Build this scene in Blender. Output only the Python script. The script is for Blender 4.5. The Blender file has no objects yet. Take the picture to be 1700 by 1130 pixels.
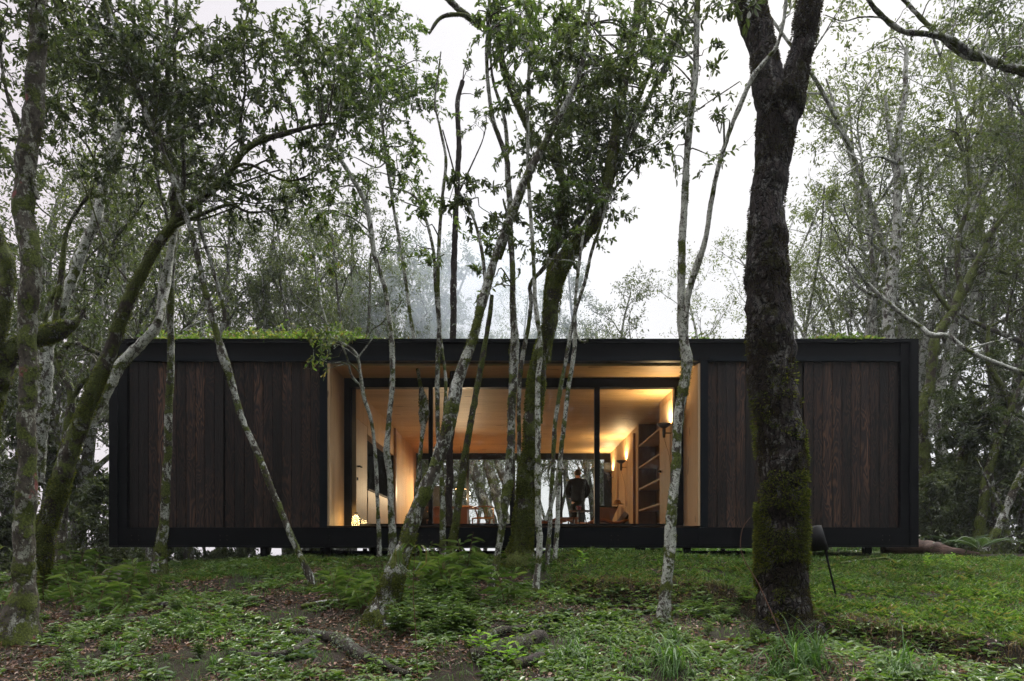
import bpy, bmesh, math, random
import numpy as np
from mathutils import Vector, noise, Matrix
R = math.radians
random.seed(7); RNG = np.random.default_rng(7)
sc = bpy.context.scene
# ------------------------------------------------ camera, sky, sun, exposure
F = 24.0/36.0*1700.0            # focal length in pixels of the 1700-wide photograph
CX, CY = 853.0, 917.0           # vanishing point of the lines running away from the camera
cam = bpy.data.cameras.new('camera'); camo = bpy.data.objects.new('camera', cam)
sc.collection.objects.link(camo); sc.camera = camo
camo.location = (0, 0, 0); camo.rotation_euler = (R(90), 0, 0)
cam.lens = 24; cam.sensor_width = 36; cam.shift_x = -3/1700; cam.shift_y = 352/1700
cam.clip_start = .05; cam.clip_end = 3000
w = bpy.data.worlds.new("World"); sc.world = w; w.use_nodes = True
nt = w.node_tree; nt.nodes.clear()
out = nt.nodes.new('ShaderNodeOutputWorld'); bg = nt.nodes.new('ShaderNodeBackground')
sky = nt.nodes.new('ShaderNodeTexSky'); sky.sky_type = 'NISHITA'; sky.sun_disc = False
sky.sun_elevation = R(48); sky.sun_rotation = R(20); sky.air_density = 1.5; sky.dust_density = 4
mx = nt.nodes.new('ShaderNodeMix'); mx.data_type = 'RGBA'; mx.inputs[0].default_value = .93
tc = nt.nodes.new('ShaderNodeTexCoord'); nz = nt.nodes.new('ShaderNodeTexNoise'); nz.inputs['Scale'].default_value = 1.6
rp = nt.nodes.new('ShaderNodeValToRGB')
rp.color_ramp.elements[0].position = .3; rp.color_ramp.elements[0].color = (7.3, 7.45, 7.9, 1)
rp.color_ramp.elements[1].position = .75; rp.color_ramp.elements[1].color = (8.6, 8.6, 8.8, 1)
nt.links.new(tc.outputs['Generated'], nz.inputs['Vector']); nt.links.new(nz.outputs['Fac'], rp.inputs['Fac'])
nt.links.new(sky.outputs[0], mx.inputs[6]); nt.links.new(rp.outputs[0], mx.inputs[7])
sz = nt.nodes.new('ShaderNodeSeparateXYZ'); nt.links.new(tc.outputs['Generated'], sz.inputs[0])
mr = nt.nodes.new('ShaderNodeMapRange'); mr.interpolation_type = 'SMOOTHSTEP'   # overhead glow added, well beyond a real overcast sky, to light the ground
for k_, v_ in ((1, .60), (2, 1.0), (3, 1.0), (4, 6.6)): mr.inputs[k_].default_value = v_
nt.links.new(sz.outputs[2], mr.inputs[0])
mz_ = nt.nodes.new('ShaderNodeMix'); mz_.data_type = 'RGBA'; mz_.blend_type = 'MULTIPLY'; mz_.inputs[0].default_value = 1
tr_ = nt.nodes.new('ShaderNodeValToRGB'); ma_ = nt.nodes.new('ShaderNodeMath'); ma_.operation = 'MULTIPLY_ADD'; ma_.inputs[1].default_value = .5; ma_.inputs[2].default_value = .5
tr_.color_ramp.elements[0].position = .2; tr_.color_ramp.elements[0].color = (1.0, .90, .91, 1); tr_.color_ramp.elements[1].position = .5; tr_.color_ramp.elements[1].color = (1, 1, 1, 1)
nt.links.new(sz.outputs[0], ma_.inputs[0]); nt.links.new(ma_.outputs[0], tr_.inputs[0]); mt_ = nt.nodes.new('ShaderNodeMix'); mt_.data_type = 'RGBA'; mt_.blend_type = 'MULTIPLY'; mt_.inputs[0].default_value = 1
nt.links.new(mx.outputs[2], mt_.inputs[6]); nt.links.new(tr_.outputs[0], mt_.inputs[7])
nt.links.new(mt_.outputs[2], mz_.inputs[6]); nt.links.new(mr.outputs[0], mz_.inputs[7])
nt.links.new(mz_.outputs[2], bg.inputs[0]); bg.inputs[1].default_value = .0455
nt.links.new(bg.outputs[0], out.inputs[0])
sun = bpy.data.lights.new('sun', 'SUN'); sun.energy = 2.0; sun.angle = R(16); sun.color = (1, .96, .9)
suno = bpy.data.objects.new('sun', sun); sc.collection.objects.link(suno)
suno.rotation_euler = (R(42), 0, R(180-20))
sc.view_settings.view_transform = 'Standard'; sc.view_settings.look = 'None'
sc.view_settings.exposure = 1.34; sc.view_settings.gamma = 1
sc.render.engine = 'CYCLES'
cy = sc.cycles; cy.max_bounces = 6; cy.diffuse_bounces = 3; cy.glossy_bounces = 3; cy.transmission_bounces = 4
cy.transparent_max_bounces = 12; cy.volume_bounces = 0; cy.use_denoising = True; cy.denoising_prefilter = 'NONE'; cy.caustics_reflective = False; cy.caustics_refractive = False
cy.sample_clamp_indirect = 4; cy.volume_step_rate = 2; cy.volume_max_steps = 64

# ------------------------------------------------ helpers
C = sc.collection
def P(px, py, Y): return Vector(((px-CX)/F*Y, Y, (CY-py)/F*Y))
def interp(x, xs, ys): return float(np.interp(x, xs, ys))
def sstep(a, b, x):
    t = np.clip((x-a)/(b-a), 0, 1); return t*t*(3-2*t)
def n2(x, y, s, o=0.0): return noise.noise(Vector((x*s+o, y*s-o, o*.7)))
def ground(x, y):
    z = interp(y, [-10, 3, 5, 6.5, 8, 9.5, 10.8, 14, 22, 30, 45, 90, 900], [-1.3, -1.2, -1.0, -.80, -.50, -.2, -.07, -.02, -.05, -.7, -2.2, -5, -9])
    ye = interp(x, [-20, .3, .76, 2.4, 2.7, 3.4, 4.2, 6, 9, 20], [9, 8.6, 8.1, 7.8, 7.0, 6.5, 5.7, 4.8, 4.2, 3.5])
    on = sstep(.2, 1.0, x)
    e = y-ye+.10*n2(x, y, 2.2)+.05*n2(x, y, 7, 3)
    z += float(on*(.14*sstep(-.10, .13, e)*(1-sstep(2.0, 3.6, y-ye))-.07*(1-sstep(-.25, 0, e))*sstep(-1.6, -.2, e)))
    l = max(0., -x-3.5)
    z -= min(l*.06, .5)
    z -= float(2.0*sstep(12.5, 24, y)*sstep(2.5, -5, x))
    z -= float(1.2*sstep(18, 40, y))*.5
    z += .035*n2(x, y, .9, 5)+.02*n2(x, y, 2.7, 9)
    return z
def hit(px, py, y0=4.0, y1=30.0):
    Y = y0
    while Y < y1:
        if CY-F*ground((px-CX)/F*Y, Y)/Y <= py: return Y
        Y += .03
    return y1
def tag(o, label=None, cat=None, group=None, kind=None):
    if label: o['label'] = label
    if cat: o['category'] = cat
    if group: o['group'] = group
    if kind: o['kind'] = kind
    return o
def empty(name, loc, label=None, cat=None, group=None):
    o = bpy.data.objects.new(name, None); C.objects.link(o); o.location = loc; o.empty_display_size = .1
    return tag(o, label, cat, group)
def linkmesh(name, me, m, parent=None):
    o = bpy.data.objects.new(name, me); C.objects.link(o)
    if m is not None:
        for k in (m if isinstance(m, (list, tuple)) else [m]): me.materials.append(k)
    if parent is not None: o.parent = parent
    return o
class MB:
    """collects verts/faces in world coordinates"""
    def __init__(s): s.v = []; s.f = []; s.n = 0
    def add(s, V, Fc):
        V = np.asarray(V, dtype=np.float64); s.v.append(V)
        s.f.append((np.asarray(Fc, dtype=np.int64)+s.n)); s.n += len(V); return s
    def box(s, x0, x1, y0, y1, z0, z1, rot=None, piv=None):
        V = np.array([(x, y, z) for x in (x0, x1) for y in (y0, y1) for z in (z0, z1)], dtype=float)
        if rot is not None:
            pv = np.array(piv if piv is not None else V.mean(0)); V = (V-pv)@np.array(rot).T+pv
        return s.add(V, [(0,1,3,2),(4,6,7,5),(0,4,5,1),(2,3,7,6),(0,2,6,4),(1,5,7,3)])
    def beam(s, a, b, wd, ht, up=(0,0,1)):
        a = Vector(a); b = Vector(b); d = (b-a).normalized(); u = Vector(up)
        sd = d.cross(u)
        if sd.length < 1e-3: sd = d.cross(Vector((1,0,0)))
        sd.normalize(); u = sd.cross(d)
        V = [p+sd*(i*wd/2)+u*(j*ht/2) for p in (a, b) for i in (-1, 1) for j in (-1, 1)]
        return s.add([tuple(q) for q in V], [(0,1,3,2),(4,6,7,5),(0,4,5,1),(2,3,7,6),(0,2,6,4),(1,5,7,3)])
    def tube(s, pts, rad, k=8, nz=0.0, ns=3.0, cap=True, seed=0.0):
        n = len(pts); Pn = np.array([tuple(p) for p in pts]); rad = np.asarray(rad, dtype=float)
        if rad.ndim == 0: rad = np.full(n, float(rad))
        T = np.gradient(Pn, axis=0); T /= np.linalg.norm(T, axis=1)[:, None]+1e-9
        ref = np.array((0., 1., 0.)) if abs(T[0][1]) < .9 else np.array((1., 0., 0.))
        a = np.arange(k)/k*2*math.pi; ca, sa = np.cos(a), np.sin(a)
        U = ref-T*(T@ref)[:, None]; U /= np.linalg.norm(U, axis=1)[:, None]+1e-9
        W = np.cross(T, U)
        D = U[:, None, :]*ca[None, :, None]+W[:, None, :]*sa[None, :, None]
        rr = rad[:, None]*np.ones((1, k))
        if nz > 0:
            for i in range(n):
                for j in range(k):
                    q = Vector(Pn[i]+D[i, j]*rad[i])
                    rr[i, j] *= 1+nz*noise.noise(q*ns+Vector((seed, seed, 0)))+nz*.5*noise.noise(q*ns*3.1+Vector((seed, 0, seed)))
        V = (Pn[:, None, :]+D*rr[..., None]).reshape(-1, 3)
        i = np.arange(n-1)[:, None]*k; j = np.arange(k)[None, :]; j2 = (j+1) % k
        Fc = np.stack([i+j, i+j2, i+k+j2, i+k+j], -1).reshape(-1, 4)
        s.add(V, Fc)
        if cap:
            for base in (0, (n-1)*k):
                c = V[base:base+k].mean(0); 
                s.add(np.vstack([V[base:base+k], c]), [(q, (q+1) % k, k, k) for q in range(k)])
        return s
    def lathe(s, prof, c=(0,0,0), k=24, axis=None):
        V = []; 
        for r_, z_ in prof:
            for q in range(k):
                t = 2*math.pi*q/k; V.append((r_*math.cos(t), r_*math.sin(t), z_))
        V = np.array(V, dtype=float)
        if axis is not None: V = V@np.array(axis).T
        V += np.array(c)
        Fc = [(i*k+j, i*k+(j+1) % k, (i+1)*k+(j+1) % k, (i+1)*k+j) for i in range(len(prof)-1) for j in range(k)]
        return s.add(V, Fc)
    def build(s, name, m, parent=None, smooth=False, org=None):
        V = np.vstack(s.v); Fc = np.vstack(s.f) if all(f.ndim == 2 and f.shape[1] == 4 for f in s.f) else None
        if org is None: org = tuple(parent.matrix_basis.translation) if parent is not None and parent.parent is None else (tuple(parent.parent.matrix_basis.translation) if parent is not None else (0,0,0))
        V = V-np.array(org)
        me = bpy.data.meshes.new(name)
        me.vertices.add(len(V)); me.vertices.foreach_set('co', V.astype(np.float32).ravel())
        tri = Fc[:, 2] == Fc[:, 3]
        lt = np.where(tri, 3, 4); mask = np.ones_like(Fc, bool); mask[tri, 3] = False
        li = Fc[mask]; ls = np.concatenate([[0], np.cumsum(lt)[:-1]])
        me.loops.add(len(li)); me.loops.foreach_set('vertex_index', li.astype(np.int32))
        me.polygons.add(len(Fc)); me.polygons.foreach_set('loop_start', ls.astype(np.int32))
        try: me.polygons.foreach_set('loop_total', lt.astype(np.int32))
        except Exception: pass
        me.update(calc_edges=True)
        me.polygons.foreach_set('use_smooth', np.full(len(Fc), bool(smooth)))
        return linkmesh(name, me, m, parent)
def catmull(pts, step):
    """pts: list of (Vector, r) -> dense list of positions and radii"""
    Q = np.array([tuple(p)+(r,) for p, r in pts]); n = len(Q)
    if n == 2:
        m = max(2, int(np.linalg.norm(Q[1, :3]-Q[0, :3])/step)+1); t = np.linspace(0, 1, m)[:, None]
        O = Q[0]*(1-t)+Q[1]*t; return O[:, :3], O[:, 3]
    E = np.vstack([2*Q[0]-Q[1], Q, 2*Q[-1]-Q[-2]]); O = []
    for i in range(n-1):
        p0, p1, p2, p3 = E[i], E[i+1], E[i+2], E[i+3]
        m = max(1, int(np.linalg.norm(p2[:3]-p1[:3])/step))
        for q in range(m):
            t = q/m; O.append(.5*((2*p1)+(-p0+p2)*t+(2*p0-5*p1+4*p2-p3)*t*t+(-p0+3*p1-3*p2+p3)*t**3))
    O.append(Q[-1]); O = np.array(O); return O[:, :3], np.maximum(O[:, 3], .0015)
def rotz(a): return Matrix.Rotation(a, 3, 'Z')
def unit(V): return V/(np.linalg.norm(V, axis=-1, keepdims=True)+1e-9)
def leaves(mb, Pn, D, N, L, W, bend=.25):
    """two folded quads per leaf, sharing the midrib"""
    Pn = np.asarray(Pn, float); n = len(Pn)
    if n == 0: return
    D = unit(np.asarray(D, float)); N = np.asarray(N, float); N = unit(N-D*(N*D).sum(1)[:, None]); S = np.cross(D, N)
    L = (np.ones(n)*L)[:, None]; W = (np.ones(n)*W)[:, None]
    b = Pn; tip = Pn+D*L-N*L*bend
    l1 = Pn+D*L*.28+S*W*.48+N*W*.22; l2 = Pn+D*L*.74+S*W*.42+N*(W*.14-L*bend*.5)
    r1 = Pn+D*L*.28-S*W*.48+N*W*.22; r2 = Pn+D*L*.74-S*W*.42+N*(W*.14-L*bend*.5)
    V = np.stack([b, l1, l2, tip, r2, r1], 1).reshape(-1, 3)
    i = np.arange(n)[:, None]*6
    Fc = np.concatenate([i+np.array([[0, 3, 2, 1]]), i+np.array([[0, 5, 4, 3]])], 0)
    mb.add(V, Fc)
def blades(mb, Pn, H, W, lean=.5, nseg=3, az=None, curl=1.0):
    """curved grass blades"""
    Pn = np.asarray(Pn, float); n = len(Pn)
    if n == 0: return
    az = RNG.uniform(0, 2*np.pi, n) if az is None else az
    D = np.stack([np.cos(az), np.sin(az), np.zeros(n)], 1); S = np.stack([-np.sin(az), np.cos(az), np.zeros(n)], 1)
    H = np.ones(n)*H; W = np.ones(n)*W; ln = np.ones(n)*lean
    rows = []
    for q in range(nseg+1):
        t = q/nseg; ang = ln*(.35+curl*t)*t
        c = Pn+D*(H*t*np.sin(ang))[:, None]+np.array([0, 0, 1])*(H*t*np.cos(ang))[:, None]
        wq = W*(1-t**1.8)*(.75+.6*t*(1-t)*2)+1e-4
        rows += [c-S*wq[:, None]/2, c+S*wq[:, None]/2]
    V = np.stack(rows, 1).reshape(-1, 3); k = 2*(nseg+1); i = np.arange(n)[:, None]*k
    Fc = np.concatenate([i+np.array([[2*q, 2*q+1, 2*q+3, 2*q+2]]) for q in range(nseg)], 0)
    mb.add(V, Fc)

# ------------------------------------------------ materials
class NT:
    def __init__(s, name):
        s.m = bpy.data.materials.new(name); s.m.use_nodes = True; s.t = s.m.node_tree; s.t.nodes.clear()
        s.out = s.t.nodes.new('ShaderNodeOutputMaterial')
    def n(s, ty, **kw):
        o = s.t.nodes.new(ty)
        for k, v in kw.items():
            if k.startswith('i_'): o.inputs[k[2:].replace('_', ' ')].default_value = v
            else: setattr(o, k, v)
        return o
    def l(s, a, b): s.t.links.new(a, b)
    def noise(s, vec, scale, detail=3, rough=.55, dist=0):
        o = s.n('ShaderNodeTexNoise'); o.inputs['Scale'].default_value = scale; o.inputs['Detail'].default_value = detail
        o.inputs['Roughness'].default_value = rough; o.inputs['Distortion'].default_value = dist
        if vec is not None: s.l(vec, o.inputs['Vector'])
        return o.outputs['Fac']
    def ramp(s, fac, stops):
        o = s.n('ShaderNodeValToRGB'); e = o.color_ramp.elements
        while len(e) < len(stops): e.new(.5)
        for k, (p, c) in enumerate(stops):
            e[k].position = p; e[k].color = (c, c, c, 1) if not isinstance(c, (tuple, list)) else tuple(c)+(1,)
        s.l(fac, o.inputs['Fac']); return o.outputs['Color']
    def mix(s, f, a, b, blend='MIX'):
        o = s.n('ShaderNodeMix'); o.data_type = 'RGBA'; o.blend_type = blend; o.clamp_factor = True
        for sock, v in ((o.inputs[0], f), (o.inputs[6], a), (o.inputs[7], b)):
            if isinstance(v, bpy.types.NodeSocket): s.l(v, sock)
            else: sock.default_value = v if not isinstance(v, (tuple, list)) else tuple(v)+(1,)
        return o.outputs[2]
    def math(s, op, a, b=None):
        o = s.n('ShaderNodeMath'); o.operation = op
        for k, v in ((0, a), (1, b)):
            if v is None: continue
            if isinstance(v, bpy.types.NodeSocket): s.l(v, o.inputs[k])
            else: o.inputs[k].default_value = v
        return o.outputs[0]
    def vmap(s, vec, scale, loc=(0,0,0)):
        o = s.n('ShaderNodeMapping'); o.inputs['Scale'].default_value = scale; o.inputs['Location'].default_value = loc; s.l(vec, o.inputs['Vector']); return o.outputs[0]
    def obj(s): return s.n('ShaderNodeTexCoord').outputs['Object']
    def bump(s, h, d=.01, st=.6):
        o = s.n('ShaderNodeBump'); o.inputs['Distance'].default_value = d; o.inputs['Strength'].default_value = st; s.l(h, o.inputs['Height']); return o.outputs[0]
    def bsdf(s, col, rough=.8, spec=.3, metal=0, nrm=None, **kw):
        o = s.n('ShaderNodeBsdfPrincipled')
        for k, v in (('Base Color', col), ('Roughness', rough), ('Specular IOR Level', spec), ('Metallic', metal)):
            if isinstance(v, bpy.types.NodeSocket): s.l(v, o.inputs[k])
            else: o.inputs[k].default_value = v if not isinstance(v, (tuple, list)) else tuple(v)+(1,)
        if nrm is not None: s.l(nrm, o.inputs['Normal'])
        for k, v in kw.items(): o.inputs[k.replace('_', ' ')].default_value = v
        return o.outputs[0]
    def done(s, sh): s.l(sh, s.out.inputs[0]); return s.m
def simple(name, col, rough=.6, spec=.4, metal=0, var=.25, sc_=14, bump=.002, stretch=(1,1,1)):
    t = NT(name); v = t.vmap(t.obj(), stretch); f = t.noise(v, sc_, 5)
    c = t.mix(t.ramp(f, [(.3, 0.), (.7, 1.)]), tuple(a*(1-var) for a in col), tuple(min(1, a*(1+var)) for a in col))
    return t.done(t.bsdf(c, rough, spec, metal, t.bump(t.noise(v, sc_*4, 3), bump)))
def leafmat(name, cols, rough=.45, trans=.35, spec=.4, tboost=1.6):
    t = NT(name); g = t.n('ShaderNodeNewGeometry'); oi = t.n('ShaderNodeObjectInfo')
    f = t.math('FRACT', t.math('ADD', g.outputs['Random Per Island'], t.math('MULTIPLY', oi.outputs['Random'], .0)))
    c = t.ramp(f, [(i/(len(cols)-1), cc) for i, cc in enumerate(cols)])
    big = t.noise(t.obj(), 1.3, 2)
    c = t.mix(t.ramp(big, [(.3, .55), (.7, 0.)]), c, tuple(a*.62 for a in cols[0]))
    d = t.bsdf(c, rough, spec)
    tr = t.n('ShaderNodeBsdfTranslucent'); t.l(t.mix(1.0, c, (tboost, tboost*1.08, tboost*.45), 'MULTIPLY'), tr.inputs['Color'])
    m = t.n('ShaderNodeMixShader'); m.inputs[0].default_value = trans; t.l(d, m.inputs[1]); t.l(tr.outputs[0], m.inputs[2])
    return t.done(m.outputs[0])
def bark(name, dark, mid, lichen=.5, moss=.5, red=.0, foot=.07, mosscol=(.062, .078, .013), lich=(.36, .38, .33), bump=.012, sc_=1.0, crack=0):
    """lichen / moss / red: share of the bark they cover"""
    t = NT(name); ob = t.obj(); v = t.vmap(ob, (1, 1, .55))
    f1 = t.noise(v, 30*sc_, 6, .65); f2 = t.noise(v, 9*sc_, 5, .6)
    c = t.mix(t.ramp(f1, [(.35, 0.), (.65, 1.)]), dark, mid)
    lm = t.ramp(t.math('ADD', t.noise(v, 7.5*sc_, 8, .7, .8), t.math('MULTIPLY', t.noise(ob, 33, 3), .25)), [(.76-.24*lichen, 0.), (.80-.24*lichen, 1.)])
    lc = t.mix(t.ramp(f1, [(.4, 0.), (.6, 1.)]), tuple(a*.62 for a in lich), lich)
    spk = t.ramp(t.noise(ob, 55*sc_, 5, .7), [(.40, 0.), (.47, 1.)])
    c = t.mix(t.math('MULTIPLY', lm, spk), c, lc)
    if red > 0:
        rm = t.ramp(t.noise(t.vmap(ob, (1, 1, .6), (3, 5, 1)), 4.5*sc_, 5, .6), [(.70-.2*red, 0.), (.74-.2*red, 1.)])
        c = t.mix(t.math('MULTIPLY', rm, .8), c, (.20, .055, .05))
    sp = t.n('ShaderNodeSeparateXYZ'); t.l(ob, sp.inputs[0])
    ft = t.n('ShaderNodeMapRange'); t.l(sp.outputs[2], ft.inputs[0])
    for k_, v_ in ((1, .1), (2, .9), (3, foot), (4, 0.)): ft.inputs[k_].default_value = v_
    mm = t.ramp(t.math('ADD', ft.outputs[0], t.math('ADD', t.noise(t.vmap(ob, (1, 1, 1.1), (9, 2, 7)), 4.2*sc_, 6, .65), t.math('MULTIPLY', f1, .12))), [(.74-.30*moss, 0.), (.78-.30*moss, 1.)])
    mc = t.mix(t.ramp(t.noise(ob, 60, 4), [(.35, 0.), (.65, 1.)]), tuple(a*.45 for a in mosscol), tuple(a*1.5 for a in mosscol))
    c = t.mix(mm, c, mc)
    h = t.math('ADD', t.math('ADD', f1, t.math('MULTIPLY', f2, .8)), t.math('ADD', t.math('MULTIPLY', mm, .9), t.math('MULTIPLY', t.noise(v, 80, 4, .7), .6)))
    if crack:
        vo = t.n('ShaderNodeTexVoronoi'); vo.feature = 'DISTANCE_TO_EDGE'; vo.inputs['Scale'].default_value = 16
        wv = t.n('ShaderNodeVectorMath'); wv.operation = 'ADD'; t.l(t.vmap(ob, (1, 1, .3)), wv.inputs[0]); nn = t.n('ShaderNodeTexNoise'); nn.inputs['Scale'].default_value = 9; t.l(ob, nn.inputs['Vector'])
        sc2 = t.n('ShaderNodeVectorMath'); sc2.operation = 'SCALE'; sc2.inputs['Scale'].default_value = .12; t.l(nn.outputs['Color'], sc2.inputs[0]); t.l(sc2.outputs[0], wv.inputs[1]); t.l(wv.outputs[0], vo.inputs['Vector'])
        cr = t.ramp(vo.outputs['Distance'], [(.0, 0.), (.12, 1.)]); c = t.mix(t.math('SUBTRACT', 1.0, cr), c, tuple(a*.3 for a in dark)); h = t.math('ADD', h, t.math('MULTIPLY', cr, crack))
    return t.done(t.bsdf(c, .85, .25, 0, t.bump(h, bump, .9)))
M = {}
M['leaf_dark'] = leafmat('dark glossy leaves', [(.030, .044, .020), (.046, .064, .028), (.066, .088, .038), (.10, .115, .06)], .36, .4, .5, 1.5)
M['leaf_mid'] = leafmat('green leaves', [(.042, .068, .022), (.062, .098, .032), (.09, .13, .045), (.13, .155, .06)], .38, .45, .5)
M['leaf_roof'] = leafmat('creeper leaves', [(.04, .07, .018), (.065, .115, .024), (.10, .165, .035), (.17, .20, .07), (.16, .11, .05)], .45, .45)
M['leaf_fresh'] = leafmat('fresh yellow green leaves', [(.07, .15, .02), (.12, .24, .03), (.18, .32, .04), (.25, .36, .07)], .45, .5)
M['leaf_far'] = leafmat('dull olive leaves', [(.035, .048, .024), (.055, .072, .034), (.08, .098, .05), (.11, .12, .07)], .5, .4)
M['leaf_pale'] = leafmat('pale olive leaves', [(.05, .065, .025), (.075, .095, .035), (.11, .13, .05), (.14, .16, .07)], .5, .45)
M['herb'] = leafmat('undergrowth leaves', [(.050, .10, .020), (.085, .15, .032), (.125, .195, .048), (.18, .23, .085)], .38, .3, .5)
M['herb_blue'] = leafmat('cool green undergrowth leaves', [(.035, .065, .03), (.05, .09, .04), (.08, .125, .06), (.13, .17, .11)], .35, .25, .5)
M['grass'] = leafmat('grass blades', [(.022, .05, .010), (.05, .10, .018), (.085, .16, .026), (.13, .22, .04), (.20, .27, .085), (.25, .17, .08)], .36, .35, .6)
M['longgrass'] = leafmat('long grass blades', [(.035, .085, .018), (.06, .135, .028), (.10, .195, .04), (.15, .24, .07)], .55, .4, .3)
M['litter'] = leafmat('fallen leaves', [(.04, .02, .013), (.085, .036, .022), (.15, .07, .042), (.24, .13, .085), (.34, .25, .19)], .55, .12)
M['moss'] = leafmat('moss tufts', [(.022, .030, .005), (.06, .078, .010), (.11, .125, .018), (.18, .18, .03)], .8, .4, .2)
M['moss_dark'] = leafmat('dark brown moss tufts', [(.014, .010, .008), (.032, .022, .014), (.055, .045, .020), (.085, .08, .022)], .85, .25, .2)
M['lichen'] = leafmat('grey lichen tufts', [(.10, .12, .09), (.16, .19, .14), (.24, .27, .2), (.30, .33, .25)], .9, .2, .1)
M['dry_grass'] = leafmat('dead grass blades', [(.06, .04, .02), (.12, .075, .035), (.20, .13, .065), (.12, .15, .04)], .6, .3, .2)
M['fern'] = leafmat('fern fronds', [(.04, .07, .03), (.06, .10, .045), (.09, .13, .07)], .5, .3)
M['bark_pale'] = bark('pale lichened bark', (.028, .023, .018), (.10, .088, .072), .86, .46, .0, lich=(.50, .52, .46))
M['bark_red'] = bark('lichened bark with red patches', (.026, .022, .016), (.09, .078, .058), .46, .52, .40, lich=(.30, .31, .25), bump=.018)
M['bark_mossy'] = bark('mossy bark', (.016, .012, .008), (.05, .04, .028), .38, .74, lich=(.34, .36, .30), bump=.02)
M['bark_mid'] = bark('grey bark with moss', (.022, .018, .013), (.07, .06, .045), .66, .56, lich=(.42, .44, .39), bump=.018)
M['bark_dark'] = bark('dark brown bark', (.012, .009, .008), (.04, .03, .026), .12, .25, 0, bump=.02)
M['bark_big'] = bark('dark furrowed bark with low moss', (.014, .010, .009), (.055, .042, .036), 0.40, .38, .0, lich=(.17, .165, .15), mosscol=(.035, .035, .01), bump=.05, sc_=.9, crack=1.2)
M['bark_dead'] = bark('rotting bark with grey lichen', (.014, .011, .008), (.05, .04, .03), .30, .30, 0, foot=0, lich=(.17, .20, .15), bump=.03)
M['bark_far'] = bark('distant grey bark', (.03, .027, .022), (.08, .072, .06), .5, .5)
# ground
t = NT('forest soil'); ob = t.obj(); f = t.noise(ob, 3.5, 8, .7); f2 = t.noise(ob, 40, 6, .7)
c = t.mix(t.ramp(f2, [(.3, 0.), (.7, 1.)]), (.008, .006, .004), (.042, .028, .019))
c = t.mix(t.ramp(f, [(.45, 0.), (.6, .7)]), c, (.03, .035, .014))
M['soil'] = t.done(t.bsdf(c, .95, .2, 0, t.bump(t.math('ADD', f2, f), .05, .9)))
# steel and wood
def steel(name, col, rough):
    t = NT(name); ob = t.obj(); f = t.noise(t.vmap(ob, (.5, 1, 3)), 2.2, 6, .65)
    c = t.mix(t.ramp(f, [(.35, 0.), (.7, 1.)]), tuple(a*.75 for a in col), tuple(a*1.35 for a in col))
    r_ = t.ramp(t.noise(ob, 7, 5), [(.3, rough-.08), (.7, rough+.12)])
    return t.done(t.bsdf(c, r_, .14, 0, t.bump(t.noise(ob, 120, 3), .0006)))
M['steel'] = steel('black painted steel', (.0022, .0028, .004), .42)
M['steel_web'] = steel('blue black steel web', (.004, .0065, .010), .40)
M['alu'] = steel('black aluminium frame', (.006, .0065, .007), .4)
t = NT('charred boards'); g = t.n('ShaderNodeNewGeometry').outputs['Random Per Island']; ob = t.obj()
sx = t.n('ShaderNodeSeparateXYZ'); t.l(ob, sx.inputs[0]); cx = t.n('ShaderNodeCombineXYZ')
t.l(sx.outputs[0], cx.inputs[0]); t.l(t.math('MULTIPLY', g, 61.7), cx.inputs[1]); t.l(t.math('MULTIPLY', sx.outputs[2], .16), cx.inputs[2])
big = t.noise(cx.outputs[0], 6.5, 2, .5, .6)
rings = t.math('PINGPONG', t.math('MULTIPLY', big, 30), 1.0)
fine = t.noise(t.vmap(cx.outputs[0], (1, 1, .35)), 90, 4, .6)
streak = t.ramp(t.math('ADD', t.math('MULTIPLY', rings, .6), t.math('MULTIPLY', fine, .5)), [(.42, 0.), (.80, 1.)])
zone = t.ramp(t.noise(cx.outputs[0], 3.1, 3, .6), [(.40, .12), (.62, 1.)])
c = t.mix(t.math('MULTIPLY', streak, zone), (.007, .005, .0045), (.060, .030, .018))
tone = t.ramp(g, [(0., .6), (.35, .85), (.6, 1.1), (.85, 1.5), (1., 2.3)])
c = t.mix(1.0, c, tone, 'MULTIPLY')
M['char'] = t.done(t.bsdf(c, t.ramp(fine, [(.3, .5), (.7, .7)]), .28, 0, t.bump(t.math('ADD', streak, fine), .0022, .8)))
def lightwood(name, base, dark, vec_scale, rough=.5, knots=True):
    t = NT(name); ob = t.obj(); v = t.vmap(ob, vec_scale)
    a = t.noise(v, 6, 3, .5, .6); rg = t.math('PINGPONG', t.math('MULTIPLY', a, 9), 1.0)
    fine = t.noise(v, 40, 4)
    c = t.mix(t.math('MULTIPLY', t.math('ADD', rg, fine), .45), base, dark)
    big = t.ramp(t.noise(t.vmap(ob, vec_scale, (4, 4, 4)), 2.0, 2), [(.3, .82), (.7, 1.12)])
    c = t.mix(1.0, c, big, 'MULTIPLY')
    if knots:
        k = t.ramp(t.noise(t.vmap(ob, tuple(max(s_, .33) for s_ in vec_scale), (7, 1, 3)), 7.5, 1, .3), [(.735, 0.), (.765, 1.)])
        c = t.mix(t.math('MULTIPLY', k, .75), c, tuple(x*.22 for x in dark))
    return t.done(t.bsdf(c, rough, .35, 0, t.bump(fine, .0006)))
M['ply_x'] = lightwood('pine plywood running across', (.55, .38, .20), (.40, .26, .12), (.14, 1, 1), .55)
M['ply_z'] = lightwood('pine boards upright', (.52, .36, .21), (.40, .26, .14), (1, 1, .12), .6)
M['door_wood'] = lightwood('pale birch door', (.50, .39, .28), (.40, .30, .2), (1, 1, .12), .5, False)
M['redwood'] = lightwood('reddish hardwood', (.30, .13, .06), (.16, .065, .03), (1, 1, .3), .35, False)
M['shelfback'] = lightwood('dark stained plywood', (.26, .15, .08), (.16, .085, .045), (1, 1, .15), .35)
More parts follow.
